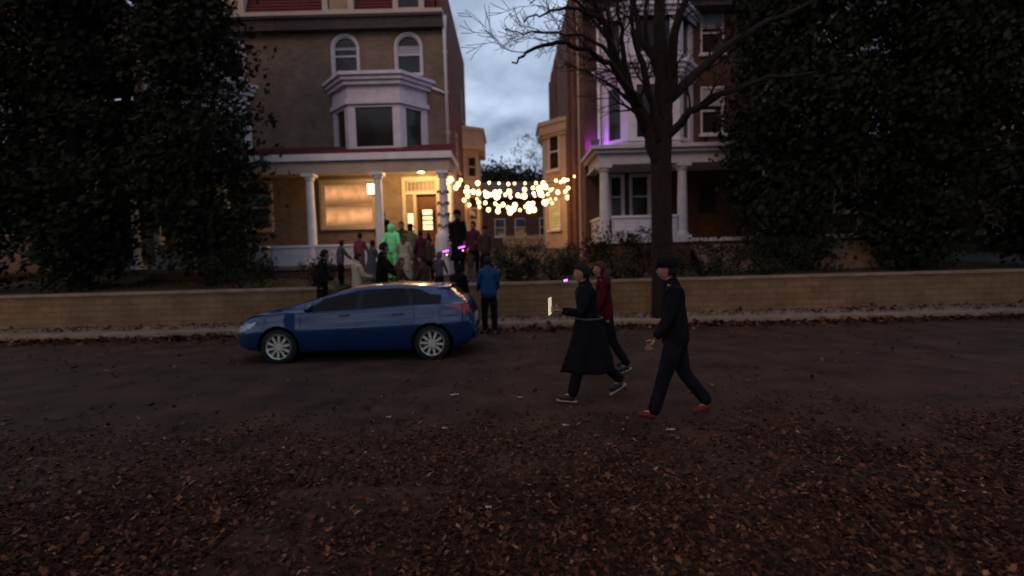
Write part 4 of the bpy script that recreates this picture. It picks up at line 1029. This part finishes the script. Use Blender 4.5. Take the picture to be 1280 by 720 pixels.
POSE0 = dict(la=4, le=12, ra=-4, re=12, lo=8, ro=8, lt=2, lk=2, rt=-2, rk=2, lean=2, turn=0, nod=0)
def person(label, x, y, heading, height, pose=None, topm='black', botm='black', hair='hair', shoes='shoe', coat=None, dress=None, hood=None, hat=None, longhair=False,
           group='people gathered below the lit porch', z=None, sleeve=True, build=1.0, hands=True, soles=None, bald=False, facepaint=None, glowing=None):
    P = dict(POSE0); P.update(pose or {}); s = height / 1.75
    z = gz(x, y) if z is None else z
    th = {k: R(v) for k, v in P.items()}
    pel = Vector((0, 0, .94)); fw = Vector((0, 1, 0))
    def swing(a, out=0, sg=1): return Vector((sg * math.sin(out), math.sin(a) * math.cos(out), -math.cos(a) * math.cos(out)))
    lean = Vector((0, math.sin(th['lean']), math.cos(th['lean'])))
    sp1, sp2, nb = pel + lean * .16, pel + lean * .33, pel + lean * .50
    nk = nb + lean * .06 + Vector((0, .012, 0)); hd = nk + Vector((0, .028, .10))
    J = {}
    for sg, a in ((-1, 'l'), (1, 'r')):
        sh = pel + lean * .455 + Vector((sg * .152 * build, 0, 0)); el = sh + swing(th[a + 'a'], th[a + 'o'], sg) * .285
        wr = el + swing(th[a + 'a'] + th[a + 'e'], th[a + 'o'] * .4, sg) * .25; J[a] = [sh, el, wr]
        hp = pel + Vector((sg * .088, 0, -.03)); kn = hp + swing(th[a + 't'], R(2), sg) * .43; an = kn + swing(th[a + 't'] - th[a + 'k'], 0, sg) * .40
        fa = th[a + 't'] - th[a + 'k']; fd = Vector((0, math.cos(fa * .8), math.sin(fa * .8))); hl_ = an + Vector((0, -.03, -.05)); toe = an + fd * .15 + Vector((0, 0, -.055))
        J[a + 'L'] = [hp, kn, an, hl_, toe]
    low = min(min(J[a + 'L'][3].z, J[a + 'L'][4].z) for a in 'lr') - .035
    sh_ = Vector((0, 0, -low))
    def T(p): return (p + sh_) * s
    root = empty('person', (x, y, z), heading); tag(root, label, 'person', group)
    B_ = build
    # continuous body
    V = []; E = []
    def av(p, r): V.append((T(p), tuple(q * s for q in r) if hasattr(r, '__len__') else r * s)); return len(V) - 1
    i0 = av(pel, (.125 * B_, .09 * B_)); i1 = av(sp1, (.11 * B_, .08 * B_)); i2 = av(sp2, (.13 * B_, .09 * B_)); i3 = av(nb - Vector((0, 0, .03)), (.085, .06)); i4 = av(nk, .05); i5 = av(nk + Vector((0, .015, .05)), .05)
    E += [(i0, i1), (i1, i2), (i2, i3), (i3, i4), (i4, i5)]
    for a in 'lr':
        sh, el, wr = J[a]; k0 = av(sh, .05); k1 = av(sh.lerp(el, .5), .042); k2 = av(el, .036); k3 = av(el.lerp(wr, .4), .034); k4 = av(wr, .024); E += [(i3, k0), (k0, k1), (k1, k2), (k2, k3), (k3, k4)]
        hp, kn, an, hl_, toe = J[a + 'L']; k0 = av(hp, .078); k1 = av(hp.lerp(kn, .5), .066); k2 = av(kn, .05); k3 = av(kn.lerp(an, .35), .05); k4 = av(an, .034); k5 = av(toe, (.035, .022)); E += [(i0, k0), (k0, k1), (k1, k2), (k2, k3), (k3, k4), (k4, k5)]
    V = [(p, tuple(q * 1.12 for q in r) if hasattr(r, '__len__') else r * 1.12) for p, r in V]; chains = [(V, E)]
    me = skinmesh(chains); b = MB(); b.add(*mesh_lists(me), 0)
    if hands:
        for sg, a in ((-1, 'l'), (1, 'r')):
            el, wr = T(J[a][1]), T(J[a][2]); d = (wr - el).normalized(); palm = Vector((-sg, 0, 0)); palm = (palm - d * palm.dot(d)).normalized(); sv = palm.cross(d)
            if sv.y < 0 and abs(sv.y) > abs(sv.z): sv = -sv
            if abs(sv.z) > abs(sv.y) and sv.z < 0: sv = -sv
            b.add(*mesh_lists(skinmesh(hand_chains(wr, d, palm, sv, .45, s))), 0)
    tu, nd = R(P['turn']), R(P['nod']); hf = Vector((-math.sin(tu) * math.cos(nd), math.cos(tu) * math.cos(nd), -math.sin(nd)))
    hc = T(hd)
    if not hood or hood != 'full': head_mb(b, hc, hf, s * .94, (0, 1, 2, 3))
    else: b.ball(hc, .10 * s, 16, sc=(.8, .95, 1.15))
    body = b.build('body', [M[facepaint or 'skin'], M['eye'], M['iris'], M['lip']], root, smooth=True)
    # trousers
    def seg_skin(name, Vs, Es, m_): 
        s12 = s * (1.2 if name != 'shoe' else 1.1); b2 = MB(); b2.add(*mesh_lists(skinmesh([([(T(p), tuple(q * s12 for q in r) if hasattr(r, '__len__') else r * s12) for p, r in Vs], Es)]))); return b2.build(name, m_, root, smooth=True)
    Vs = [(pel + Vector((0, 0, .12)), (.132 * B_, .10 * B_)), (pel - Vector((0, 0, .02)), (.14 * B_, .108 * B_))]; Es = [(0, 1)]
    for a in 'lr':
        hp, kn, an, hl_, toe = J[a + 'L']; o = len(Vs)
        Vs += [(hp, .098 * B_), (hp.lerp(kn, .5), .084 * B_), (kn, .066), (kn.lerp(an, .4), .063), (kn.lerp(an, 1.1), .06)]; Es += [(1, o), (o, o + 1), (o + 1, o + 2), (o + 2, o + 3), (o + 3, o + 4)]
    if not dress: seg_skin('trousers', Vs, Es, M[botm])
    # jacket
    Vs = [(pel - Vector((0, 0, .21)), (.165 * B_, .135 * B_)), (pel + Vector((0, 0, .03)), (.155 * B_, .122 * B_)), (sp1, (.145 * B_, .115 * B_)), (sp2, (.152 * B_, .12 * B_)), (nb - Vector((0, 0, .04)), (.10, .085)), (nb + Vector((0, 0, .035)), .066)]; Es = [(0, 1), (1, 2), (2, 3), (3, 4), (4, 5)]
    for a in 'lr':
        sh, el, wr = J[a]; o = len(Vs)
        if sleeve: Vs += [(sh, .066 * B_), (sh.lerp(el, .5), .058), (el, .055), (el.lerp(wr, 1.0), .043)]; Es += [(4, o), (o, o + 1), (o + 1, o + 2), (o + 2, o + 3)]
        else: Vs += [(sh, .07 * B_), (sh.lerp(el, .6), .06)]; Es += [(4, o), (o, o + 1)]
    seg_skin('jacket', Vs, Es, M[topm])
    # long coat or dress skirt following the legs
    for key, len_ in ((coat, .55), (dress, .86)):
        if key:
            b3 = MB(); n = 28; vv = []; lk, rk = J['lL'], J['rL']; rings = 12
            for i in range(rings + 1):
                t = i / rings; zc_ = (pel.z + .10) * (1 - t) + (pel.z - len_ + .06 * 0) * t
                mid = (lk[0].lerp(lk[1], min(1, t * 1.2)) + rk[0].lerp(rk[1], min(1, t * 1.2))) / 2; spread = abs(lk[1].y - rk[1].y) * .5 * t
                for k in range(n):
                    q = 2 * math.pi * k / n; fold = 1 + .13 * t * math.sin(q * 7 + 1 + 2.2 * t) + .05 * t * math.sin(q * 13) ; rx = (.17 * B_ + .04 * t) * fold; ry = (.14 * B_ + .04 * t + spread * .75) * fold
                    vv.append(T(Vector((math.cos(q) * rx, math.sin(q) * ry + mid.y * min(1, t * 1.5), zc_))))
            b3.add(vv, [(i * n + k, i * n + (k + 1) % n, (i + 1) * n + (k + 1) % n, (i + 1) * n + k) for i in range(rings) for k in range(n)])
            o = b3.build('coat_skirt' if coat else 'skirt', M[key], root, smooth=True); so_ = o.modifiers.new('thick', 'SOLIDIFY'); so_.thickness = .01
    # shoes
    for a in 'lr':
        hp, kn, an, hl_, toe = J[a + 'L']; V2 = [(hl_ + Vector((0, .0, .012)), (.042, .042)), (an + (toe - an) * .45 + Vector((0, 0, -.008)), (.045, .038)), (toe + Vector((0, .03, .012)), (.04, .028))]
        o = seg_skin('shoe', V2, [(0, 1), (1, 2)], M[shoes])
        if soles:
            b4 = MB(); fd = (toe - hl_).normalized(); rt = Vector((1, 0, 0)); upn = rt.cross(fd); c0 = hl_ - fd * .03 - upn * .032; c1 = toe + fd * .07 - upn * .032
            c1 = c1 - fd * .03; q = [c0 - rt * .03, c1 - rt * .026, c1 + rt * .026, c0 + rt * .03]
            b4.add([T(v) for v in q] + [T(v + upn * .017) for v in q], [(3, 2, 1, 0), (4, 5, 6, 7), (0, 1, 5, 4), (1, 2, 6, 5), (2, 3, 7, 6), (3, 0, 4, 7)]); b4.build('sole', M[soles], o)
    b5 = MB(); b5.tube([T(nb + Vector((0, -.005, -.03))), T(nb + Vector((0, 0, .03))), T(nk + Vector((0, .004, .018)))], [.10 * s, .078 * s, .068 * s], 16, cap=False); b5.build('collar', M[topm], root, smooth=True)
    # hair, hood, hat
    rt = hf.cross(Vector((0, 0, 1))).normalized(); up = rt.cross(hf)
    def frame(b5):
        b5.v = [tuple(hc + rt * v[0] + hf * v[1] + up * v[2]) for v in b5.v]
    if hood:
        b5 = MB(); n = 20; vv = []; m_ = 12
        for i in range(m_ + 1):
            t = math.pi * (.0 + i / m_) - math.pi / 2
            for k in range(n):
                q = 2 * math.pi * k / n; X_, Y_, Z_ = math.cos(t) * math.cos(q) * .105, math.cos(t) * math.sin(q) * .125 - .012, math.sin(t) * .15 - .005
                if hood != 'full' and Y_ > .045: Y_ = .045
                vv.append((X_ * s, Y_ * s, Z_ * s))
        b5.add(vv, [(i * n + k, i * n + (k + 1) % n, (i + 1) * n + (k + 1) % n, (i + 1) * n + k) for i in range(m_) for k in range(n)]); frame(b5)
        b5.build('hood', M[topm], root, smooth=True)
    elif not bald:
        b5 = MB(); n = 26; m_ = 14; vv = []
        for i in range(m_ + 1):
            t = math.pi * i / m_ - math.pi / 2
            for k in range(n):
                q = 2 * math.pi * k / n; X_, Y_, Z_ = math.cos(t) * math.cos(q) * .085, math.cos(t) * math.sin(q) * .104 - .012, math.sin(t) * .125 + .014
                lim = .06 if Z_ < .06 else .10
                if Z_ < .055: Y_ = min(Y_, -.002 + (.02 if Z_ > .02 else 0))
                if Z_ < -.04: Z_ = Z_ if longhair else -.05
                f_ = 1 + .03 * math.sin(q * 9 + Z_ * 60); vv.append((X_ * f_ * s, Y_ * f_ * s, Z_ * s))
        b5.add(vv, [(i * n + k, i * n + (k + 1) % n, (i + 1) * n + (k + 1) % n, (i + 1) * n + k) for i in range(m_) for k in range(n)])
        if longhair:
            b5.tube([(0, -.055 * s, 0), (0, -.085 * s, -.12 * s), (0, -.10 * s, -.24 * s), (0, -.10 * s, -.36 * s)], [.07 * s, .085 * s, .08 * s, .035 * s], 14)
        frame(b5); b5.build('hair', M[hair], root, smooth=True)
    if hat:
        b6 = MB()
        if hat == 'brim': b6.lathe([(.17 * s, .05 * s), (.18 * s, .06 * s), (.10 * s, .066 * s), (.095 * s, .12 * s), (.075 * s, .17 * s), (.02 * s, .18 * s)], (0, 0, 0), n=22)
        elif hat == 'point': b6.lathe([(.17 * s, .05 * s), (.18 * s, .06 * s), (.10 * s, .066 * s), (.06 * s, .2 * s), (.02 * s, .36 * s), (.004 * s, .42 * s)], (0, 0, 0), n=22)
        elif hat == 'cap': b6.lathe([(.094 * s, .03 * s), (.10 * s, .05 * s), (.092 * s, .11 * s), (.05 * s, .145 * s), (.01 * s, .15 * s)], (0, 0, 0), n=22, sy=1.2); b6.box(-.06 * s, .06 * s, .08 * s, .18 * s, .045 * s, .058 * s)
        elif hat == 'beanie': b6.lathe([(.092 * s, .03 * s), (.097 * s, .07 * s), (.08 * s, .13 * s), (.03 * s, .155 * s)], (0, -.005, 0), n=22, sy=1.2)
        frame(b6); b6.build('hat', M['black'] , root, smooth=True)
    Rz = Matrix.Rotation(heading, 3, 'Z')
    wr = {a: Rz @ (T(J[a][2]) + (T(J[a][2]) - T(J[a][1])).normalized() * .09 * s) + Vector((x, y, z)) for a in 'lr'}
    return root, wr

LEFT, RIGHT, AWAY, TOWARD = R(90), R(-90), 0.0, R(180)
def crowd(px, ytop, D, head, label, z=None, **kw):
    X_ = at(px, 330, D).x; X_ = at(px, ytop + 20, D).x; g = gz(X_, D) if z is None else z
    if z is None and STX0 < X_ < STX1 and 13.6 < D < 14.9: g = .13 + .165 * min(5, 1 + max(0, int((D - 13.65) / .26)))
    H_ = at(px, ytop, D).z - g; rr = random.Random(int(px * 7 + ytop)); ps = kw.pop('pose', {})
    base = dict(la=rr.uniform(-12, 30), le=rr.uniform(8, 75), ra=rr.uniform(-12, 30), re=rr.uniform(8, 75), lo=rr.uniform(5, 16), ro=rr.uniform(5, 16), lt=rr.uniform(0, 12), lk=rr.uniform(2, 14), rt=rr.uniform(-10, 2), rk=rr.uniform(2, 12), lean=rr.uniform(-1, 7), turn=rr.uniform(-35, 35), nod=rr.uniform(-4, 14)); base.update(ps); kw['pose'] = base; head += rr.uniform(-.35, .35)
    return person(label, X_, D, head, H_ * 1.0, z=g, **kw)
# walkers on the road
WG = 'people walking along the street'
w1, h1 = person('person in a long black belted coat walking left, holding up a pale glowing phone', at(737, 500, 6.1).x, 6.1, LEFT + R(6), 1.70,
    dict(la=22, le=78, ra=-16, re=14, lt=20, lk=6, rt=-20, rk=26, lean=4, nod=6, lo=6, ro=10), 'black', 'black', coat='black', group=WG, soles='sole', z=0.03, longhair=False, build=1.08)
w2, h2 = person('person with long red hair and dark trousers walking left behind the black coat', at(757, 480, 7.4).x, 7.4, LEFT, 1.66,
    dict(la=14, le=20, ra=-14, re=12, lt=-14, lk=18, rt=16, rk=4, lean=3), 'red', 'black', hair='hairr', longhair=True, group=WG, soles='sole', z=0.03)
w3, h3 = person('person in dark jacket, jeans and red shoes striding left in front of the tree trunk', at(845, 500, 5.25).x, 5.25, LEFT + R(-6), 1.73,
    dict(la=14, le=20, ra=-14, re=14, lt=19, lk=3, rt=-14, rk=24, lean=5), 'black', 'navy', shoes='redshoe', hat='beanie', group=WG, z=0.03, build=1.05)
# belt and card of the first walker
b = MB(); b.tube([(.165 * math.cos(a) , .15 * math.sin(a), 0) for a in [k * math.pi / 12 for k in range(25)]], .011, 6, cap=False); b.v = [(v[0] * 1.16, v[1] * 1.1, v[2]) for v in b.v]; o = b.build('belt', M['greyc'], w1); o.location = (0, .0, .99)
def card(pos, w, h_, label, rz=0, name='phone'):
    b = MB(); b.box(-w / 2, w / 2, -.006, .006, 0, h_); o = b.build(name, screenm); o.location = pos; o.rotation_euler = (0, 0, rz); return tag(o, label, 'phone')
p = h1['l']; card((p.x - .04, p.y - .02, p.z - .05), .20, .19, 'pale glowing phone held up in the hand of the walker in black', R(78))
p = h1['r']; b = MB(); b.tube([(0, 0, 0), (.06, .0, -.13), (.09, .0, -.22)], [.02, .019, .014], 8); o = b.build('pale_forearm', M['paper']); o.location = (p.x - .02, p.y - .03, p.z + .06); tag(o, 'pale tube standing in for the bare rear forearm of the walker in black', 'paper')  # pale tube stands in for the walker's bare rear forearm
# man in blue jacket at the kerb and the figure behind the car
person('person in a blue jacket and black trousers standing at the kerb, back to us', at(612, 400, 11.75).x, 11.75, R(10), 1.77, dict(la=10, le=40, ra=8, re=45, lt=5, rt=-5), 'blue', 'black', group='people standing at the kerb', soles='sole', build=1.12, z=.0)
person('person in a black hooded coat standing right behind the blue hatchback', at(574, 390, 12.1).x, 12.1, R(-20), 1.62, dict(la=6, ra=4), 'black', 'black', coat='black', hood='open', group='people standing at the kerb', z=0.0, build=1.15)
# crowd around steps and porch
crowd(479, 264, 17.85, TOWARD, 'person in dark clothes standing on the porch beside the left column', z=PZ, topm='black', botm='black', pose=dict(turn=-20))
crowd(490, 280, 16.2, TOWARD, 'person in a bright green hooded costume below the porch', topm='greenc', botm='greenc', hood='full', hands=True, build=1.25, shoes='greenc', pose=dict(la=20, ra=16, lo=14, ro=14))
crowd(503, 277, 17.0, R(160), 'person in dark top at the porch steps right behind the green costume', topm='brownc', botm='black')
crowd(514, 281, 16.4, AWAY, 'person in olive jacket and black brimmed hat facing the door', topm='olive', botm='brownc', hat='brim')
crowd(505, 293, 14.9, R(20), 'person with long brown hair in a full cream dress on the garden steps', topm='ivory', dress='ivory', hair='hairb', longhair=True, build=1.15)
crowd(450, 291, 15.4, R(-30), 'child in a pink top left of the garden steps', topm='pink', botm='greyc')
crowd(464, 300, 14.5, R(-40), 'person in a grey coat between the pink child and the cream dress', topm='greyc', botm='greyc', coat='greyc')
w, hh = crowd(476, 303, 13.2, R(-75), 'person in black holding an orange pail behind the car roof', z=.13, topm='black', botm='black', pose=dict(la=35, le=40, ra=25, re=30))
b = MB(); b.lathe([(.07, -.20), (.11, -.17), (.125, -.08), (.10, 0), (.095, 0)], (0, 0, 0)); pail = b.build('pail', M['orange'], smooth=True); pp_ = hh['r']; pail.location = (pp_.x + .02, pp_.y - .04, pp_.z - .06)
tag(pail, 'round orange pail hanging from the hand of a person in black', 'pail')
b = MB(); b.tube([(.1 * math.cos(a), 0, .09 * math.sin(a)) for a in [k * math.pi / 10 for k in range(11)]], .006, 5); b.build('handle', M['black'], pail)
crowd(526, 288, 15.8, R(30), 'person in a purple red cloak in front of the door', topm='purple', dress='purple', hair='hair')
crowd(537, 297, 15.2, R(170), 'person in a black pointed hat left of the pale pedestal', topm='brownc', botm='black', hat='point')
crowd(549, 315, 14.2, R(-10), 'child in a grey hooded top on the garden steps', topm='greyc', botm='black', hood='open')
crowd(530, 318, 13.25, R(60), 'person in brown jacket behind the rear of the blue hatchback', z=.13, topm='brownc', botm='black')
crowd(499, 322, 13.1, R(-60), 'person in dark brown coat behind the middle of the car roof', z=.13, topm='brownc', botm='black', coat='brownc', longhair=True, hair='hairb')
crowd(446, 316, 13.3, R(-50), 'person in a pale jacket behind the car roof at the left', z=.13, topm='ivory', botm='greyc')
crowd(573, 263, 16.5, R(185), 'tall person all in black right of the white pedestal', topm='black', botm='black', hat='cap', build=1.0, coat='black')
crowd(592, 277, 16.0, R(150), 'person in dark red under the left end of the string lights', topm='purple', botm='black', hair='hair')
crowd(606, 283, 15.6, R(200), 'person in brown with white cap brim near the shrubs', topm='brownc', botm='black', hat='beanie')
crowd(560, 268, 18.4, R(175), 'person in a red brown top in the porch corner', z=PZ, topm='red', botm='black')
crowd(425, 300, 14.9, R(-60), 'person in dark grey left of the pink child', topm='greyc', botm='black')
crowd(402, 312, 13.3, R(-80), 'person in black behind the car, leftmost of the crowd', z=.13, topm='black', botm='black')
crowd(588, 312, 14.6, R(20), 'child in brown at the right edge of the garden steps', topm='brownc', botm='greyc')

# pale draped pedestal and garlanded column, Halloween dressing
x_, D_ = at(553, 300, 16.9).x, 16.95
gp = empty('draped_pedestal', (x_, D_, gz(x_, D_))); tag(gp, 'white cloth draped pedestal at the foot of the right porch column', 'decoration')
b = MB(); n = 32; vv = []
hh_ = at(553, 288, D_).z - gz(x_, D_)
for i in range(11):
    t = i / 10
    for k in range(n):
        q = 2 * math.pi * k / n; r = (.20 + .13 * (1 - t)) * (1 + .10 * (1 - t) * math.sin(q * 6)) * (1 if i < 10 else .1); vv.append((r * math.cos(q), r * math.sin(q), hh_ * t))
b.add(vv, [(i * n + k, i * n + (k + 1) % n, (i + 1) * n + (k + 1) % n, (i + 1) * n + k) for i in range(10) for k in range(n)]); b.build('drape', M['white'], gp, smooth=True)
b = MB(); b.tube([(.33 * math.cos(a), .33 * math.sin(a), .10 * math.sin(a * 3) + hh_ * .45) for a in [k * math.pi / 16 for k in range(33)]], .02, 6, cap=False); b.build('garland', M['black'], gp)
colx = at(554, 250, 17.5).x - .02
g = empty('garland', (colx, 17.65, PZ)); tag(g, 'black garland swags wound round the right porch column', 'garland')
for k in range(5):
    b = MB(); zz_ = .95 + k * .38
    b.tube([(.19 * math.cos(a), .19 * math.sin(a), zz_ - .12 * abs(math.sin(a / 2 - .8)) + .05 * math.sin(a * 5)) for a in [j * math.pi / 14 for j in range(29)]], .022, 6, cap=False); b.build('swag', M['black'], g)
# glowing purple wands
def wand(px, py, D, label, m_=purplem, L_=.16, tilt=12, charm=True):
    p = at(px, py, D); r = empty('glow_stick', p); tag(r, label, 'glow stick', 'purple glow sticks in the dusk')
    dz = L_ * math.sin(R(tilt)) / 2; dxx = L_ * math.cos(R(tilt)) / 2
    b = MB(); b.tube([(-dxx, 0, -dz), (dxx, 0, dz)], .014, 8); b.build('glow_tube', m_, r)
    b = MB(); b.tube([(-dxx * 1.5, 0, -dz * 1.5), (-dxx * 1.02, 0, -dz * 1.02)], .017, 8); b.build('grip', M['plastic'], r)
    
    if charm: b = MB(); b.ball((dxx * .4, -.01, -.10), .022, 8); b.build('tag_light', pinkm, r)
wand(557, 314, 14.1, 'purple glow stick low in front of the pale pedestal')
wand(577, 309, 15.9, 'purple glow stick held by the tall person in black', L_=.2)
wand(707, 350.5, 7.0, 'purple glow stick against the garden wall ahead of the walker in black', L_=.05, charm=False)

# ------------------------------------------------------------------ fallen leaves and litter
lm = bpy.data.materials.new('fallen_leaf'); lm.use_nodes = True; t = lm.node_tree; bs = t.nodes['Principled BSDF']
ge = t.nodes.new('ShaderNodeNewGeometry'); rp = t.nodes.new('ShaderNodeValToRGB'); t.links.new(ge.outputs['Random Per Island'], rp.inputs[0]); t.links.new(rp.outputs[0], bs.inputs['Base Color'])
e = rp.color_ramp.elements; e[0].color = (.012, .005, .003, 1); e[1].color = (.28, .15, .08, 1); e[1].position = 1
for pos, c in ((.35, (.022, .009, .005, 1)), (.65, (.055, .019, .009, 1)), (.88, (.10, .035, .014, 1)), (.98, (.15, .065, .03, 1))): q = e.new(pos); q.color = c
bs.inputs['Roughness'].default_value = .8; bs.inputs['Specular IOR Level'].default_value = .12
def scatter(name, label, n, fn, seed, size=.05):
    rnd = random.Random(seed); b = MB(); vv = []; ff = []
    count = 0
    while count < n:
        x, y, z = fn(rnd)
        if x is None: continue
        a = rnd.uniform(0, 6.28); tx, ty = rnd.gauss(0, .8), rnd.gauss(0, .8); L_ = size * min(1.9, rnd.lognormvariate(0, .35)); W_ = L_ * rnd.uniform(.3, .85); c, s = math.cos(a), math.sin(a)
        zz_ = z + abs(tx) * L_ * .4 + abs(ty) * W_ * .4 + .006; i = len(vv); fold = rnd.uniform(0, .35) * W_
        count += 1; curl = rnd.uniform(-.5, .9); lob = rnd.uniform(.45, .95)
        for (u, v, w) in ((-1.25, .06, 0), (-.55, -.85, .8), (-.1, -.55 * lob, .3), (.3, -1, .9), (.5, -.4 * lob, .3), (1.1, 0, .2), (.5, .4 * lob, .3), (.3, 1, .9), (-.1, .55 * lob, .3), (-.55, .85, .8)):
            u2, v2 = u * L_ * rnd.uniform(.85, 1.15), v * W_ * rnd.uniform(.8, 1.2)
            vv.append((x + u2 * c - v2 * s, y + u2 * s + v2 * c, zz_ + u2 * tx * .4 + v2 * ty * .4 + w * fold + curl * u * u * L_ * .3))
        ff += [(i, i + 1, i + 2, i + 9), (i + 2, i + 3, i + 4, i + 9), (i + 4, i + 5, i + 6, i + 9), (i + 6, i + 7, i + 8, i + 9)]
    b.add(vv, ff); o = b.build(name, lm); tag(o, label, 'fallen leaves', None, 'stuff')
def near_fn(r):
    y = 1.5 + 5.4 * r.random() ** 1.3; x = r.uniform(-1, 1) * (y * 1.15 + .5); d = mnoise.noise(Vector((x * .9, y * 1.1, 5))) + mnoise.noise(Vector((x * 3, y * 3, 9))) * .5
    edge = max(0, (y - 3.7) / 1.2); d += .75 * r.gauss(0, 1)
    shadow_patch = -1.2 if (-1.9 < x < -.35 - .2 * (4.4 - y) and 2.2 < y < 3.9) else 0  # leaves thinned so bare asphalt imitates a dark shadow here
    if d + shadow_patch < -.75 + edge * 1.0: return None, 0, 0
    return x, y, .0 + .025 * r.random()
scatter('fallen_leaves', 'deep drift of brown and orange leaves along the near side of the road', 95000, near_fn, 1, .0155)
def road_fn(r):
    x, y = r.uniform(-12, 12), r.uniform(4, 12.2)
    return (x, y, .025) if mnoise.noise(Vector((x * .5, y * .8, 1))) > -.1 else (None, 0, 0)
scatter('fallen_leaves', 'scattered single leaves over the middle of the road', 1500, road_fn, 2, .03)
scatter('fallen_leaves', 'band of dark leaves along the far kerb', 7000, lambda r: (r.uniform(-14, 14), KERB - .02 - abs(r.gauss(0, .38)), .0), 3, .04)
scatter('fallen_leaves', 'leaves lying on the pavement and garden soil', 4000, lambda r: ((lambda x, y: (x, y, gz(x, y) + .02))(r.uniform(-14, 14), r.choice([r.uniform(12.6, 13.5), r.uniform(14.9, 17)]))), 4, .04)
for (px, py, lab, w) in ((568, 500, 'pale crumpled paper scrap on the road below the car tail', .11), (650, 504, 'pale paper scrap near the middle of the road', .06), (707, 541, 'pale paper scrap on the leaves below the walker in black', .06), (556, 545, 'pale wrapper at the edge of the leaf drift', .06), (611, 652, 'pale scrap among the leaves at the bottom', .04), (838, 547, 'pale crumpled scrap on the road beside the red shoes', .09), (486, 530, 'small pale scrap at the left of the leaf drift', .05)):
    D = CAM_Z * F / (py - 318 + (px - 640) * .026); p = at(px, py, D); b = MB(); rr = random.Random(px)
    n = 7; vv = [(w * (i / 6 - .5), w * .35 * (j / 3 - .5) + rr.uniform(-.01, .01), .012 + rr.uniform(0, .02)) for j in range(4) for i in range(n)]
    b.add(vv, [(j * n + i, j * n + i + 1, (j + 1) * n + i + 1, (j + 1) * n + i) for j in range(3) for i in range(n - 1)]); o = b.build('paper_scrap', M['paper']); o.location = (p.x, D, .03); o.rotation_euler.z = rr.uniform(-.4, .4); tag(o, lab, 'litter', 'paper litter on the road')
    o.modifiers.new('t', 'SOLIDIFY').thickness = .003
